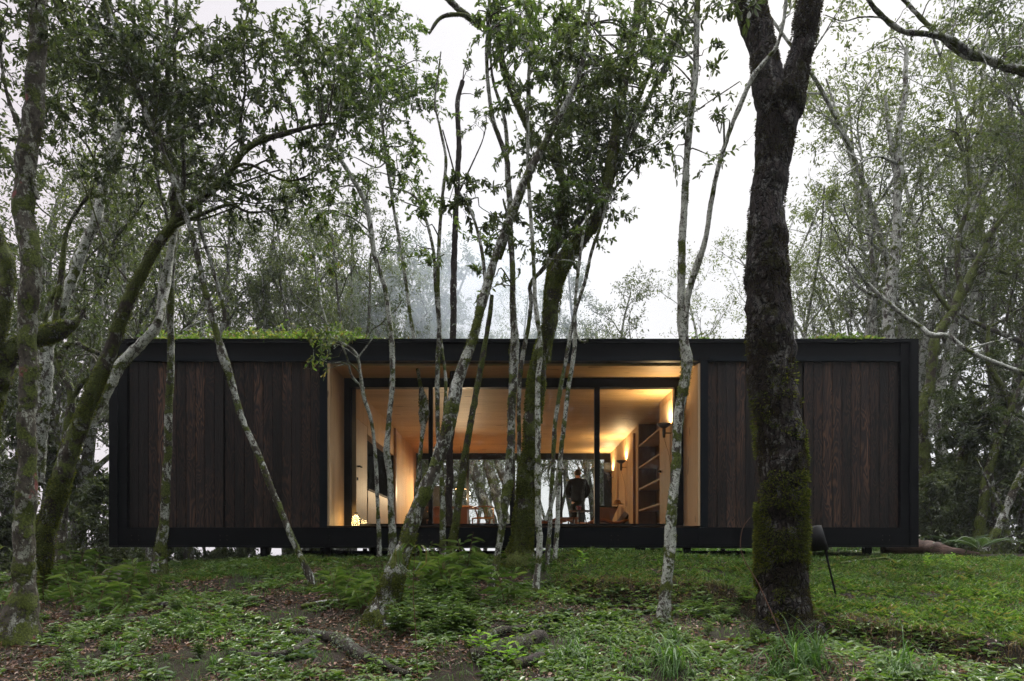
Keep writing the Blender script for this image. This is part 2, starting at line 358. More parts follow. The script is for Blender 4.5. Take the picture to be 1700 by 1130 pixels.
M['dark_cloth'] = simple('dark jacket cloth', (.006, .0065, .008), .95, .1)
M['trousers'] = simple('dark grey trousers', (.010, .0105, .012), .95, .1)
M['skin'] = simple('skin', (.32, .19, .13), .55, .4, var=.08)
M['hair'] = simple('dark hair', (.012, .009, .007), .6, .4, sc_=60)
M['leather'] = simple('dark brown leather', (.045, .02, .012), .4, .5)
M['canvas'] = simple('tan canvas cushion', (.30, .19, .11), .85, .2, sc_=50)
M['cane'] = simple('woven paper cord', (.50, .36, .20), .8, .2, sc_=90)
M['black'] = simple('matt black', (.006, .006, .006), .65, .15)
M['bronze'] = simple('dark bronze metal', (.03, .022, .014), .4, .5)
M['rock'] = simple('lichened rock', (.085, .078, .06), .95, .2, var=.6, sc_=5, bump=.02)
M['logwood'] = simple('barkless reddish log', (.085, .052, .038), .8, .3, var=.7, sc_=16, bump=.03, stretch=(.12, 1, 1))
M['red'] = simple('red glazed cup', (.35, .02, .03), .3, .5, var=.1)
M['book'] = simple('pale book pages', (.5, .42, .3), .8, .2)
M['dry'] = simple('dry brown stem', (.10, .055, .035), .8, .2)
M['shade_in'] = simple('brushed bronze shade', (.05, .04, .03), .4, .5)
def emit(name, col, st):
    t = NT(name); e = t.n('ShaderNodeEmission'); e.inputs[0].default_value = col+(1,); e.inputs[1].default_value = st; return t.done(e.outputs[0])
M['bulb'] = emit('lamp glow', (1, .66, .30), 14)
M['fairy'] = emit('fairy light glow', (1, .66, .26), 7)
t = NT('window glass'); fr = t.n('ShaderNodeFresnel'); fr.inputs[0].default_value = 1.45
gl = t.n('ShaderNodeBsdfGlossy'); gl.inputs['Roughness'].default_value = .0; gl.inputs['Color'].default_value = (1, 1, 1, 1)
tr = t.n('ShaderNodeBsdfTransparent'); tr.inputs[0].default_value = (.95, .97, .96, 1)
mxs = t.n('ShaderNodeMixShader'); t.l(t.math('MULTIPLY', fr.outputs[0], 1.0), mxs.inputs[0]); t.l(tr.outputs[0], mxs.inputs[1]); t.l(gl.outputs[0], mxs.inputs[2])
M['glass'] = t.done(mxs.outputs[0])
# ------------------------------------------------ ground
def grid_ground():
    xs = np.concatenate([np.linspace(-900, -40, 14)[:-1], np.linspace(-40, -9, 40)[:-1], np.linspace(-9, 9, 240)[:-1], np.linspace(9, 40, 40)[:-1], np.linspace(40, 900, 14)])
    ys = np.concatenate([np.linspace(-60, 2.5, 12)[:-1], np.linspace(2.5, 12, 180)[:-1], np.linspace(12, 40, 70)[:-1], np.linspace(40, 1500, 24)])
    V = np.array([(x, y, ground(x, y)) for y in ys for x in xs]); nx = len(xs)
    i = np.arange(len(ys)-1)[:, None]*nx; j = np.arange(nx-1)[None, :]
    Fc = np.stack([i+j, i+j+1, i+nx+j+1, i+nx+j], -1).reshape(-1, 4)
    tag(MB().add(V, Fc).build('ground', M['soil'], smooth=True), kind='structure')
grid_ground()
# ------------------------------------------------ the house
YF = 10.8; YG = 11.76; XE = 6.406; ZB, ZT = .086, 3.384; YB = 20.0
house = empty('cabin', (0, YF, ZB), 'long black steel and charred wood cabin raised on short posts', 'cabin')
def hp(mb, name, m, parent=None, smooth=False):
    return mb.build(name, m, parent or house, smooth, org=(0, YF, ZB))
b = MB(); b.box(-XE, XE, YF-.0, YF+.22, ZT-.05, ZT); b.box(-XE+.26, XE-.26, YF+.06, YF+.10, ZT-.26, ZT-.05)
topb = hp(b, 'roof_beam', M['steel'])
b = MB(); b.box(-XE+.262, XE-.262, YF+.035, YF+.20, 3.045, ZT-.262)
hp(b, 'lintel_plate', M['steel_web'], topb)
b = MB(); b.box(-XE, XE, YF+.02, YF+.2, ZB+.02, .395); b.box(-XE, XE, YF-.0, YF+.24, ZB, ZB+.018)
botb = hp(b, 'floor_beam', M['steel'])
for bx in (-6.0, -4.6, -2.98, -1.4, 0.1, 1.6, 3.02, 4.6, 5.9):
    for dx in (-.055, .055):
        for dz in (.20, .27):
            b = MB(); b.lathe([(0, 0), (.008, 0), (.008, .006), (0, .007)], (bx+dx, YF+.02, dz), 8, ((1,0,0),(0,0,-1),(0,1,0))); hp(b, 'bolt_head', M['bronze'], botb)
for bx in (-3.02, 3.02):
    for z0, z1 in ((3.07, 3.11), (.13, .36)):
        b = MB(); b.box(bx-.09, bx+.09, YF+(.028 if z0 > 1 else .013), YF+(.0345 if z0 > 1 else .0195), 3.06 if z0 > 1 else .12, 3.32-.21 if z0 > 1 else .38); hp(b, 'splice_plate', M['steel'], topb if z0 > 1 else botb)
for s in (-1, 1):
    b = MB()
    b.box(min(s*XE, s*(XE-.13)), max(s*XE, s*(XE-.13)), YF, YF+.24, ZB+.02, ZT-.05)
    b.box(min(s*(XE-.132), s*(XE-.262)), max(s*(XE-.132), s*(XE-.262)), YF+.035, YF+.2, .395, ZT-.052)
    hp(b, 'corner_column', M['steel'])
    b = MB(); b.box(min(s*2.962, s*3.082), max(s*2.962, s*3.082), YF+.03, YF+.2, .397, 3.043); hp(b, 'door_post', M['steel_web'])
    b = MB(); b.box(min(s*(XE-.03), s*(XE-.2)), max(s*(XE-.03), s*(XE-.2)), YF+.25, YB, ZB+.03, ZT-.06); hp(b, 'end_wall', M['steel'])
    # planked shutters
    for a0, a1 in ((3.09, 4.60), (4.625, 6.13)):
        b = MB(); n = 10; wv = (a1-a0)/n
        for k in range(n):
            x0 = a0+k*wv; 
            b.box(min(s*(x0+.0035), s*(x0+wv-.0035)), max(s*(x0+.0035), s*(x0+wv-.0035)), YF+.085+random.uniform(-.004, .004), YF+.12, .402, 3.038)
        pn = hp(b, 'plank_shutter', M['char'])
        for z in (.75, 1.75, 2.75):
            b = MB(); b.box(*sorted((s*(a1-.0), s*(a1+.018))), YF+.07, YF+.1, z, z+.09); hp(b, 'hinge', M['alu'], pn)
    b = MB(); b.box(*sorted((s*3.09, s*6.145)), YF+.13, YF+.16, .397, 3.04); hp(b, 'shutter_backing', M['steel'])
    # reveal of the recessed window bay
    b = MB(); b.box(*sorted((s*2.925, s*2.960)), YF+.04, YG+.02, .425, 3.005); hp(b, 'reveal_board', M['ply_z'])
b = MB(); b.box(-2.96, 2.96, YF+.205, YG+.16, 3.007, 3.05); hp(b, 'soffit', M['ply_x'])
b = MB(); b.box(-2.96, 2.96, YF+.205, YG+.16, .36, .422)
for k in range(7): b.box(-2.92, 2.92, YF+.03+k*.13, YF+.15+k*.13, .4225, .4248)
hp(b, 'deck', M['shelfback'])
# sliding window: frame and four panes
b = MB(); b.box(-2.924, 2.924, YG, YG+.14, 2.845, 3.006); b.box(-2.924, 2.924, YG, YG+.14, .426, .497)
b.box(-2.924, -2.81, YG, YG+.14, .497, 2.845); b.box(2.765, 2.924, YG, YG+.14, .497, 2.845)
wf = hp(b, 'sliding_window', M['alu'])
for x0, x1 in ((-1.47, -1.40), (-.07, 0.0), (1.39, 1.48)):
    b = MB(); b.box(x0, x1, YG-.005, YG+.10, .4985, 2.8435); hp(b, 'mullion', M['alu'], wf)
edges = [-2.81, -1.435, -.035, 1.435, 2.765]
for k in range(4):
    b = MB(); yy = YG+.04+.02*(k % 2); b.add([(edges[k], yy, .498), (edges[k+1], yy, .498), (edges[k+1], yy, 2.844), (edges[k], yy, 2.844)], [(0, 1, 2, 3)]); hp(b, 'glass_pane', M['glass'], wf)
# room
b = MB(); b.box(-3.2, 3.2, YG+.15, 19.75, .33, .45); hp(b, 'room_floor', M['ply_x'])
b = MB(); b.box(-3.2, 3.2, YG+.15, 19.75, 2.85, 3.0); hp(b, 'room_ceiling', M['ply_x'])
b = MB(); b.box(-XE+.2, XE-.2, YF+.23, YB, 3.06, ZT-.08); hp(b, 'roof_slab', M['steel'])
b = MB(); b.box(-XE+.2, XE-.2, YF+.25, YB, ZB+.04, .32); hp(b, 'floor_slab', M['steel'])
# the wall beside the kitchen niche
lw = MB(); lw.box(-2.9, -2.74, YG+.141, 11.86, .45, 2.85); lw.box(-2.9, -2.745, 12.84, 15.62, 2.22, 2.85); lw.box(-2.9, -2.74, 15.78, 18.7, .45, 2.85)
lw.box(-2.9, -2.75, 11.86, 12.84, 2.36, 2.85)
lwall = hp(lw, 'side_wall', M['ply_z'])
b = MB(); b.box(-2.88, -2.752, 11.865, 12.835, .452, 2.355); dr = hp(b, 'inner_door', M['door_wood'])
b = MB(); b.box(-2.752, -2.70, 11.99, 12.01, 1.50, 1.53); b.box(-2.715, -2.69, 11.99, 12.13, 1.503, 1.527); hp(b, 'door_handle', M['black'], dr); b = MB(); b.box(-2.752, -2.735, 11.98, 12.02, 1.27, 1.32); hp(b, 'keyhole_plate', M['black'], dr)
b = MB(); b.box(-2.9, -2.742, 12.84, 15.62, .452, 1.17); kc = hp(b, 'kitchen_cabinet', M['door_wood'])
b = MB(); b.box(-3.4, -2.73, 12.842, 15.618, 1.172, 1.205); hp(b, 'counter_top', M['black'], kc)
b = MB(); b.box(-3.42, -3.38, 12.8, 15.7, 1.1, 2.3); b.box(-3.38, -2.75, 12.80, 12.838, 1.21, 2.219); b.box(-3.38, -2.75, 15.62, 15.66, 1.21, 2.219); b.box(-3.38, -2.9, 12.84, 15.62, 2.222, 2.26); hp(b, 'kitchen_niche', M['black'])
b = MB(); b.box(-2.9, -2.70, 15.621, 15.779, .452, 2.849); hp(b, 'dark_jamb', M['shelfback']); b = MB(); b.box(-2.9, -2.8, 18.7, 19.6, .45, 2.85); hp(b, 'corner_panel', M['shelfback'])
b = MB(); b.box(-2.9, -2.74, 18.71, 19.5, .452, 1.6); b.box(-2.72, -1.9, 18.95, 19.5, .452, 1.85); hp(b, 'stove_cabinet', M['black'])
# the wall with the bookcase
rw = MB(); rw.box(2.77, 2.9, YG+.141, 12.97, .45, 2.85); hp(rw, 'side_wall', M['ply_z']); rw = MB(); rw.box(2.77, 2.9, 15.55, 19.62, .45, 2.85); rw.box(2.77, 2.9, 15.2, 15.5, .45, 2.85); rw.box(2.77, 2.9, 15.5, 15.55, 2.3, 2.85)
rwall = hp(rw, 'side_wall', M['ply_z'])
b = MB(); b.box(2.765, 2.769, 15.16, 15.21, .452, 2.75); b.box(2.72, 2.769, 15.56, 15.60, .452, 2.72); hp(b, 'wall_trim', M['redwood'], rwall)
b = MB(); b.box(3.16, 3.2, 12.93, 15.22, .45, 2.85); b.box(2.78, 3.16, 12.93, 12.968, .452, 2.848); b.box(2.78, 3.16, 15.16, 15.198, .452, 2.848)
bk = hp(b, 'bookcase', M['shelfback'])
for z in (.93, 1.40, 1.88, 2.36):
    b = MB(); b.box(2.775, 3.155, 12.972, 15.158, z-.018, z+.018); hp(b, 'shelf', M['door_wood'], bk)
# the door beside the bookcase
b = MB(); b.box(2.762, 2.7695, 12.05, 12.9, .452, 2.7); dr = hp(b, 'inner_door', M['door_wood'])
b = MB(); b.box(2.71, 2.762, 12.78, 12.80, 1.50, 1.53); b.box(2.70, 2.722, 12.66, 12.80, 1.503, 1.527); hp(b, 'door_handle', M['black'], dr)
# rear window
b = MB(); b.box(-2.9, 2.9, 19.6, 19.74, 2.68, 2.849); b.box(-2.9, 2.9, 19.6, 19.74, .45, .52)
for x0, x1 in ((-2.9, -2.66), (-1.36, -1.29), (-.04, .04), (1.33, 1.40), (2.60, 2.9)): b.box(x0, x1, 19.6, 19.74, .52, 2.68)
b.box(2.55, 2.769, 19.3, 19.42, .452, 2.55)
rf = hp(b, 'rear_window', M['alu'])
for x0, x1 in ((-2.66, -1.36), (-1.29, -.04), (.04, 1.33), (1.40, 2.60)):
    b = MB(); b.add([(x0, 19.66, .52), (x1, 19.66, .52), (x1, 19.66, 2.68), (x0, 19.66, 2.68)], [(0, 1, 2, 3)]); hp(b, 'glass_pane', M['glass'], rf)
for s in (-1, 1):
    b = MB(); b.box(*sorted((s*2.91, s*(XE-.25))), 19.6, 19.8, .33, 3.05); hp(b, 'rear_wall', M['steel'])
# stilts and bracing under the floor
for yy in (11.4, 15.2, 19.2):
    for px in (440, 545, 625, 735, 830, 1060, 1140, 1437):
        x = (px-CX)/F*11.4+random.uniform(-.03, .03)
        g = ground(x, yy)-.25
        b = MB(); b.box(x-.055, x+.055, yy-.055, yy+.055, g, ZB+.03); hp(b, 'stilt', M['steel'])
b = MB(); b.box(-3.6, 3.9, 11.5, 11.56, -.02, .03); b.beam((-3.4, 12, .06), (-2.3, 12, -.1), .04, .05); b.beam((2.4, 12, .06), (3.3, 12, -.08), .04, .05); hp(b, 'cross_brace', M['steel'])
# greenery growing on the roof
b = MB(); Ps = []; Ds = []
def roofpatch(x0, x1, n, h):
    for _ in range(n):
        x = random.uniform(x0, x1); hh = h*max(.06, .45+1.3*noise.noise(Vector((x*2.3, 1, 0)))+.6*noise.noise(Vector((x*8, 3, 0))))
        yy_ = random.random()**1.5*1.1; Ps.append((x, YF+.02+yy_, ZT+.31*yy_-.03+random.uniform(0, hh))); Ds.append((random.gauss(0, 1), random.gauss(0, 1)-.3, random.gauss(.3, .6)))
roofpatch(-6.0, -2.4, 1100, .26); roofpatch(-4.3, -3.2, 500, .2); roofpatch(-4.9, -4.5, 260, .40); roofpatch(-2.4, -1.8, 90, .08); roofpatch(5.05, 5.85, 520, .12); roofpatch(2.95, 3.2, 60, .2)
leaves(b, Ps, Ds, RNG.normal(0, .4, (len(Ps), 3))+np.array([0, -.2, 1]), RNG.uniform(.04, .085, len(Ps)), RNG.uniform(.022, .045, len(Ps)), .2)
tag(b.build('roof_greenery', M['leaf_roof']), 'bright green creeping plants along the roof edge of the cabin', 'plants', kind='stuff')
b = MB(); b.lathe([(0, 0), (.06, 0), (.06, .30), (.085, .30), (.085, .34), (0, .36)], (-4.72, 12.0, ZT-.1), 16); hp(b, 'vent_pipe', M['alu'])
# ------------------------------------------------ lamps inside
def sconce(y, label):
    X = 2.77; z = 2.20
    r = empty('wall_lamp', (X, y, z), label, 'wall lamp', 'bronze uplighters on the bookcase wall')
    xc = X-.13
    MB().lathe([(.0, -.02), (.045, -.02), (.075, .0), (.11, .03), (.118, .055), (.112, .055), (.07, .012), (0, .01)], (xc, y, z+.01), 24).build('lamp_shade', M['shade_in'], r, True)
    MB().lathe([(0, 0), (.022, 0), (.03, .13), (.03, .19), (0, .19)], (xc, y, z-.18), 14).build('stem', M['bronze'], r, True)
    MB().tube([(xc, y, z-.1), (X-.05, y, z-.1), (X-.002, y, z-.1)], .009, 8).build('arm', M['bronze'], r, True)
    MB().tube(*catmull([(Vector((xc, y, z-.18)), .003), (Vector((X-.03, y-.02, z-.6)), .003), (Vector((X-.02, y+.02, z-1.2)), .003), (Vector((X-.02, y, .47)), .003)], .08), 5).build('cord', M['dry'], r)
    MB().lathe([(0, 0), (.022, .004), (.028, .02), (.018, .042), (0, .048)], (xc, y, z+.025), 12).build('bulb', M['bulb'], r, True)
    l = bpy.data.lights.new('wall_lamp_light', 'SPOT'); l.energy = LAMP_W; l.color = (1, .70, .36); l.shadow_soft_size = .10; l.spot_size = R(172); l.spot_blend = .6
    o = bpy.data.objects.new('wall_lamp_light', l); C.objects.link(o); o.parent = r; o.location = (-.11, 0, .075); o.rotation_euler = (R(180), 0, 0)
LAMP_W = 40
sconce(12.0, 'bronze wall uplighter beside the bookcase, closest to the sliding window')
sconce(16.8, 'middle bronze wall uplighter above the tan and leather armchair')
sconce(19.05, 'bronze wall uplighter in the corner beside the rear window')
def pendant(x, y, z, label, cat='pendant lamp', watt=84):
    r = empty('pendant_lamp', (x, y, 2.85), label, cat)
    MB().lathe([(.02, .10), (.05, .08), (.14, .02), (.165, .0), (.155, .0), (.13, .015), (.04, .07), (.0, .08)], (x, y, z), 24).build('lamp_shade', M['bronze'], r, True)
    MB().tube([(x, y, z+.09), (x, y, 1.9), (x, y, 2.85)], .004, 6).build('cord', M['black'], r)
    MB().lathe([(0, -.02), (.03, -.012), (.04, .01), (.03, .035), (0, .05)], (x, y, z+.01), 12).build('bulb', M['bulb'], r, True)
    l = bpy.data.lights.new('pendant_light', 'POINT'); l.energy = watt; l.color = (1, .72, .42); l.shadow_soft_size = .05
    o = bpy.data.objects.new('pendant_light', l); C.objects.link(o); o.parent = r; o.location = (0, 0, z-.06-2.85)
pendant((765-CX)/F*18.3, 18.3, 1.70, 'small lit pendant lamp hanging low over the dining table')
pendant((722-CX)/F*14.0, 14.6, 2.2, 'small lit pendant lamp hanging high between the sliding window and the table', watt=9)
# jar of fairy lights
jx, jy = -2.66, 11.50; jz = .4255
jar = empty('fairy_light_jar', (jx, jy, jz), 'glass jar full of glowing fairy lights on the deck corner', 'jar of lights')
MB().lathe([(0, .002), (.078, .002), (.085, .03), (.085, .15), (.05, .20), (.03, .215), (.03, .235)], (jx, jy, jz), 24).build('glass_jar', M['glass'], jar, True)
MB().lathe([(.0, .0), (.033, 0), (.033, .018), (0, .02)], (jx, jy, jz+.232), 16).build('lid', M['bronze'], jar, True)
b = MB(); cw = MB(); pp = []
for k in range(60):
    t_ = k/60; a = k*2.4; rr = .068*math.sqrt(random.random()); q = (jx+rr*math.cos(a), jy+rr*math.sin(a), jz+.015+.17*t_)
    pp.append((Vector(q), .0012)); b.lathe([(0, -.004), (.0036, 0), (0, .004)], q, 5)
b.build('light_bead', M['fairy'], jar)
cw.tube(*catmull(pp, .02), 3, cap=False).build('wire', M['bronze'], jar)
l = bpy.data.lights.new('jar_light', 'POINT'); l.energy = 2.4; l.color = (1, .68, .28); l.shadow_soft_size = .06
o = bpy.data.objects.new('jar_light', l); C.objects.link(o); o.parent = jar; o.location = (.0, -.0, .10)
# dining table, chairs, lounge furniture
def leg(mb, a, b_, r1=.018, r2=.012): mb.tube([a, tuple((np.array(a)+np.array(b_))/2), b_], [r1, (r1+r2)/2, r2], 8)
tx, ty, fz = (745-CX)/F*18.3, 18.3, .45
tb = empty('dining_table', (tx, ty, fz), 'reddish wooden dining table on slab legs before the rear window', 'table')
MB().box(tx-.68, tx+.78, ty-.42, ty+.42, fz+.725, fz+.755).build('tabletop', M['redwood'], tb)
for s in (-.36, .36): MB().box(tx+s-.10+.05, tx+s+.10+.05, ty-.3, ty+.3, fz, fz+.724).build('leg', M['redwood'], tb)
bx = tx+.50
bb = empty('book', (bx, ty-.2, fz+.756), 'open book lying on the dining table', 'book')
MB().box(bx-.16, bx+.16, ty-.32, ty-.1, fz+.7565, fz+.785).build('pages', M['book'], bb)
def armchair_round(cx_, cy_, rz, label):
    r = empty('dining_chair', (cx_, cy_, fz), label, 'chair', 'round backed dining chairs')
    def W_(x, y, z): c_, s_ = math.cos(rz), math.sin(rz); return (cx_+x*c_-y*s_, cy_+x*s_+y*c_, fz+z)
    arc = [(Vector(W_(.29*math.sin(a), -.02+.27*math.cos(a)*1.0, .70+.035*math.cos(a))), .014) for a in np.linspace(-2.0, 2.0, 15)]
    MB().tube(*catmull(arc, .03), 8).build('backrest', M['redwood'], r, True)
    b = MB(); b.tube([W_(-.07, .25, .73), W_(-.03, .23, .6), W_(0, .22, .44)], .009, 6); b.tube([W_(.07, .25, .73), W_(.03, .23, .6), W_(0, .22, .44)], .009, 6); b.build('splat', M['redwood'], r, True)
    V = [W_(-.24, -.22, .43), W_(.24, -.22, .43), W_(.21, .22, .43), W_(-.21, .22, .43), W_(-.24, -.22, .46), W_(.24, -.22, .46), W_(.21, .22, .46), W_(-.21, .22, .46)]
    MB().add(V, [(0,3,2,1),(4,5,6,7),(0,1,5,4),(1,2,6,5),(2,3,7,6),(3,0,4,7)]).build('seat', M['cane'], r)
    for sx_ in (-1, 1):
        b = MB(); leg(b, W_(sx_*.235, -.21, .46), W_(sx_*.23, -.22, 0)); b.build('leg', M['redwood'], r, True)
        b = MB(); b.tube(*catmull([(Vector(W_(sx_*.25, .06, .70)), .013), (Vector(W_(sx_*.22, .20, .45)), .019), (Vector(W_(sx_*.21, .24, 0)), .012)], .06), 8); b.build('leg', M['redwood'], r, True)
    b = MB(); 
    for sx_ in (-1, 1): b.tube([W_(sx_*.23, -.21, .25), W_(sx_*.215, .22, .25)], .009, 6)
    b.tube([W_(-.23, -.21, .32), W_(.23, -.21, .32)], .009, 6); b.build('stretcher', M['redwood'], r, True)
armchair_round((803-CX)/F*17.9, 17.75, R(200), 'round backed reddish chair with woven seat at the table end')
armchair_round((727-CX)/F*18.9, 18.95, R(-20), 'round backed reddish chair behind the dining table')
def side_table(cx_, cy_, label):
    r = empty('side_table', (cx_, cy_, fz), label, 'side table')
    MB().lathe([(0, .50), (.25, .50), (.26, .512), (.26, .522), (.25, .53), (0, .53)], (cx_, cy_, fz), 28).build('tabletop', M['leather'], r, True)
    for a in (.4, 2.5, 4.6):
        b = MB(); leg(b, (cx_+.12*math.cos(a), cy_+.12*math.sin(a), fz+.5), (cx_+.24*math.cos(a), cy_+.24*math.sin(a), fz), .014, .010); b.build('leg', M['black'], r, True)
sx_, sy_ = (962-CX)/F*15.9, 15.9
side_table(sx_, sy_, 'small round side table on three splayed legs before the standing person')
cup = empty('cup', (sx_-.01, sy_, fz+.53), 'red cup standing on the small round side table', 'cup')
MB().lathe([(0, 0), (.045, 0), (.05, .08), (.055, .10), (.048, .10), (.04, .02), (0, .015)], (sx_-.01, sy_, fz+.531), 18).build('bowl', M['red'], cup, True)
def lounge(cx_, cy_, rz, label, mcush, group=None):
    r = empty('lounge_chair', (cx_, cy_, fz), label, 'armchair', group)
    def W_(x, y, z): c_, s_ = math.cos(rz), math.sin(rz); return Vector((cx_+x*c_-y*s_, cy_+x*s_+y*c_, fz+z))
    for s in (-1, 1):
        b = MB(); b.tube(*catmull([(W_(-.55, s*.33, .30), .02), (W_(-.35, s*.34, .34), .026), (W_(-.05, s*.34, .26), .03), (W_(.25, s*.34, .33), .028), (W_(.5, s*.33, .28), .02)], .05), 8)
        b.build('arm', M['redwood'], r, True)
    for sx2, sy2 in ((-.45, -1), (-.45, 1), (.40, -1), (.40, 1)):
        b = MB(); leg(b, tuple(W_(sx2, sy2*.33, .30)), tuple(W_(sx2*1.05, sy2*.33, 0)), .02, .014); b.build('leg', M['redwood'], r, True)
    b = MB(); 
    for (x0, z0, x1, z1) in ((-.42, .33, .12, .22), (.12, .22, .50, .70)):
        a = W_(x0, 0, z0); c_ = W_(x1, 0, z1); b.beam(a, c_, .56, .07)
    b.build('cushion', mcush, r)
    b = MB(); b.tube([W_(.50, -.3, .72), W_(.50, 0, .72), W_(.50, .3, .72)], .016, 8); b.tube([W_(.10, -.3, .20), W_(.30, -.31, .46), W_(.51, -.3, .74)], .014, 6); b.tube([W_(.10, .3, .20), W_(.30, .31, .46), W_(.51, .3, .74)], .014, 6)
    b.build('back_frame', M['black'], r, True)
lounge((1020-CX)/F*16.6, 16.75, R(8), 'armchair with dark leather back sling under the wall lamps', M['leather'])
lounge((992-CX)/F*17.6, 17.9, R(-60), 'armchair with tan cushion behind the side table', M['canvas'])
lounge((908-CX)/F*16.4, 16.5, R(160), 'dark reddish armchair half hidden behind the mossy trunks', M['leather'])
hx = (1027-CX)/F*16.6; ht = empty('hat', (hx, 16.8, fz+.74), 'tan round hat resting on the leather armchair', 'hat')
MB().lathe([(.0, .10), (.06, .095), (.085, .06), (.09, .015), (.15, .0), (.15, -.004), (0, 0)], (hx, 16.8, fz+.745), 24).build('crown', M['canvas'], ht, True)
bx0 = (942-CX)/F*17.0; bn = empty('low_bench', (bx0, 17.0, fz), 'low reddish wooden bench beside the standing person', 'bench')
MB().box(bx0-.30, bx0+.26, 16.8, 17.2, fz+.36, fz+.42).build('seat', M['redwood'], bn)
for s in (-.24, .20): MB().box(bx0+s-.03, bx0+s+.03, 16.82, 17.18, fz, fz+.36).build('leg', M['redwood'], bn)
# ------------------------------------------------ the person
def skinned(name, verts, edges_, radii, m, parent, sub=2, org=(0,0,0)):
    me = bpy.data.meshes.new(name); me.from_pydata([tuple(Vector(v)-Vector(org)) for v in verts], edges_, [])
    o = linkmesh(name, me, m, parent)
    md = o.modifiers.new('skin', 'SKIN'); md.use_smooth_shade = True
    sl = me.skin_vertices[0].data
    for k, r_ in enumerate(radii): sl[k].radius = (r_, r_) if not isinstance(r_, tuple) else r_
    for k in range(len(radii)): sl[k].use_root = (k == 0)
    s2 = o.modifiers.new('sub', 'SUBSURF'); s2.levels = sub; s2.render_levels = sub
    return o
pxx, pyy = (959-CX)/F*18.2, 18.2
def Wp(x, y, z): return (pxx+x, pyy+y, fz+z)
# the person looks out of the rear window: front is +y
vb = [(0,0,.95),(0,.0,1.12),(0,-.01,1.32),(0,-.01,1.46),(0,.0,1.55),(0,.02,1.60),(0,.025,1.70)]
eb = [(0,1),(1,2),(2,3),(3,4),(4,5),(5,6)]; rb = [(.155,.11),(.15,.10),(.17,.11),(.10,.075),(.052,.052),(.075,.09),(.072,.085)]
for s in (-1, 1):
    k = len(vb); vb += [(s*.17,-.01,1.42),(s*.255,-.03,1.17),(s*.18,.13,1.02),(s*.14,.17,.98)]; rb += [.06,.045,.034,.03]; eb += [(3,k),(k,k+1),(k+1,k+2),(k+2,k+3)]
    k = len(vb); vb += [(s*.095,0,.86),(s*.105,.01,.48),(s*.11,-.02,.10),(s*.115,.06,.04),(s*.12,.15,.03)]; rb += [.085,.058,.04,.042,.032]; eb += [(0,k),(k,k+1),(k+1,k+2),(k+2,k+3),(k+3,k+4)]
per = empty('person', Wp(0,0,0), 'person in a dark jacket standing with back turned before the rear window', 'person')
PO = Wp(0,0,0)
body = skinned('body', [Wp(*v) for v in vb], eb, rb, M['skin'], per, 2, PO)
for s in (-1, 1):
    for f_ in range(4):
        hv = [Wp(s*(.115-.012*f_), .185, .955-.004*f_), Wp(s*(.09-.012*f_), .20, .93-.004*f_), Wp(s*(.065-.01*f_), .20, .915-.004*f_)]
        skinned('finger', hv, [(0,1),(1,2)], [.010,.009,.008], M['skin'], body, 1, PO)
    skinned('thumb', [Wp(s*.12, .175, .99), Wp(s*.09, .20, .985), Wp(s*.07, .205, .975)], [(0,1),(1,2)], [.011,.010,.008], M['skin'], body, 1, PO)
    b = MB(); b.lathe([(0,-.03),(.012,-.028),(.02,0),(.014,.03),(0,.034)], Wp(s*.078, .02, 1.655), 10); b.build('ear', M['skin'], body, True, org=PO)
b = MB(); b.lathe([(0,-.02),(.012,-.012),(.009,.012),(0,.022)], Wp(0, .125, 1.645), 8); b.build('nose', M['skin'], body, True, org=PO)
vj = [(0,0,.84),(0,0,1.05),(0,-.01,1.28),(0,-.01,1.42),(0,-.005,1.535)]; ej = [(0,1),(1,2),(2,3),(3,4)]; rj = [(.225,.19),(.20,.15),(.21,.145),(.15,.115),(.085,.085)]
for s in (-1, 1):
    k = len(vj); vj += [(s*.18,-.01,1.43),(s*.275,-.03,1.17),(s*.20,.12,1.02)]; rj += [.095,.078,.06]; ej += [(3,k),(k,k+1),(k+1,k+2)]
skinned('jacket', [Wp(*v) for v in vj], ej, rj, M['dark_cloth'], per, 2, PO)
vt = [(0,0,.96),(0,0,.90)]; et = [(0,1)]; rt = [(.165,.125),(.17,.125)]
for s in (-1, 1):
    k = len(vt); vt += [(s*.10,0,.80),(s*.11,.01,.48),(s*.115,-.01,.08)]; rt += [.12,.092,.07]; et += [(1,k),(k,k+1),(k+1,k+2)]
skinned('trousers', [Wp(*v) for v in vt], et, rt, M['trousers'], per, 2, PO)
skinned('hair', [Wp(0,-.018,1.585), Wp(0,-.008,1.665), Wp(0,.0,1.72), Wp(0,.04,1.745)], [(0,1),(1,2),(2,3)], [(.078,.075),(.086,.083),(.080,.09),(.055,.05)], M['hair'], per, 2, PO)
for s in (-1, 1):
    skinned('shoe', [Wp(s*.115,-.03,.04), Wp(s*.118,.06,.04), Wp(s*.12,.17,.03)], [(0,1),(1,2)], [.045,.048,.038], M['black'], per, 1, PO)
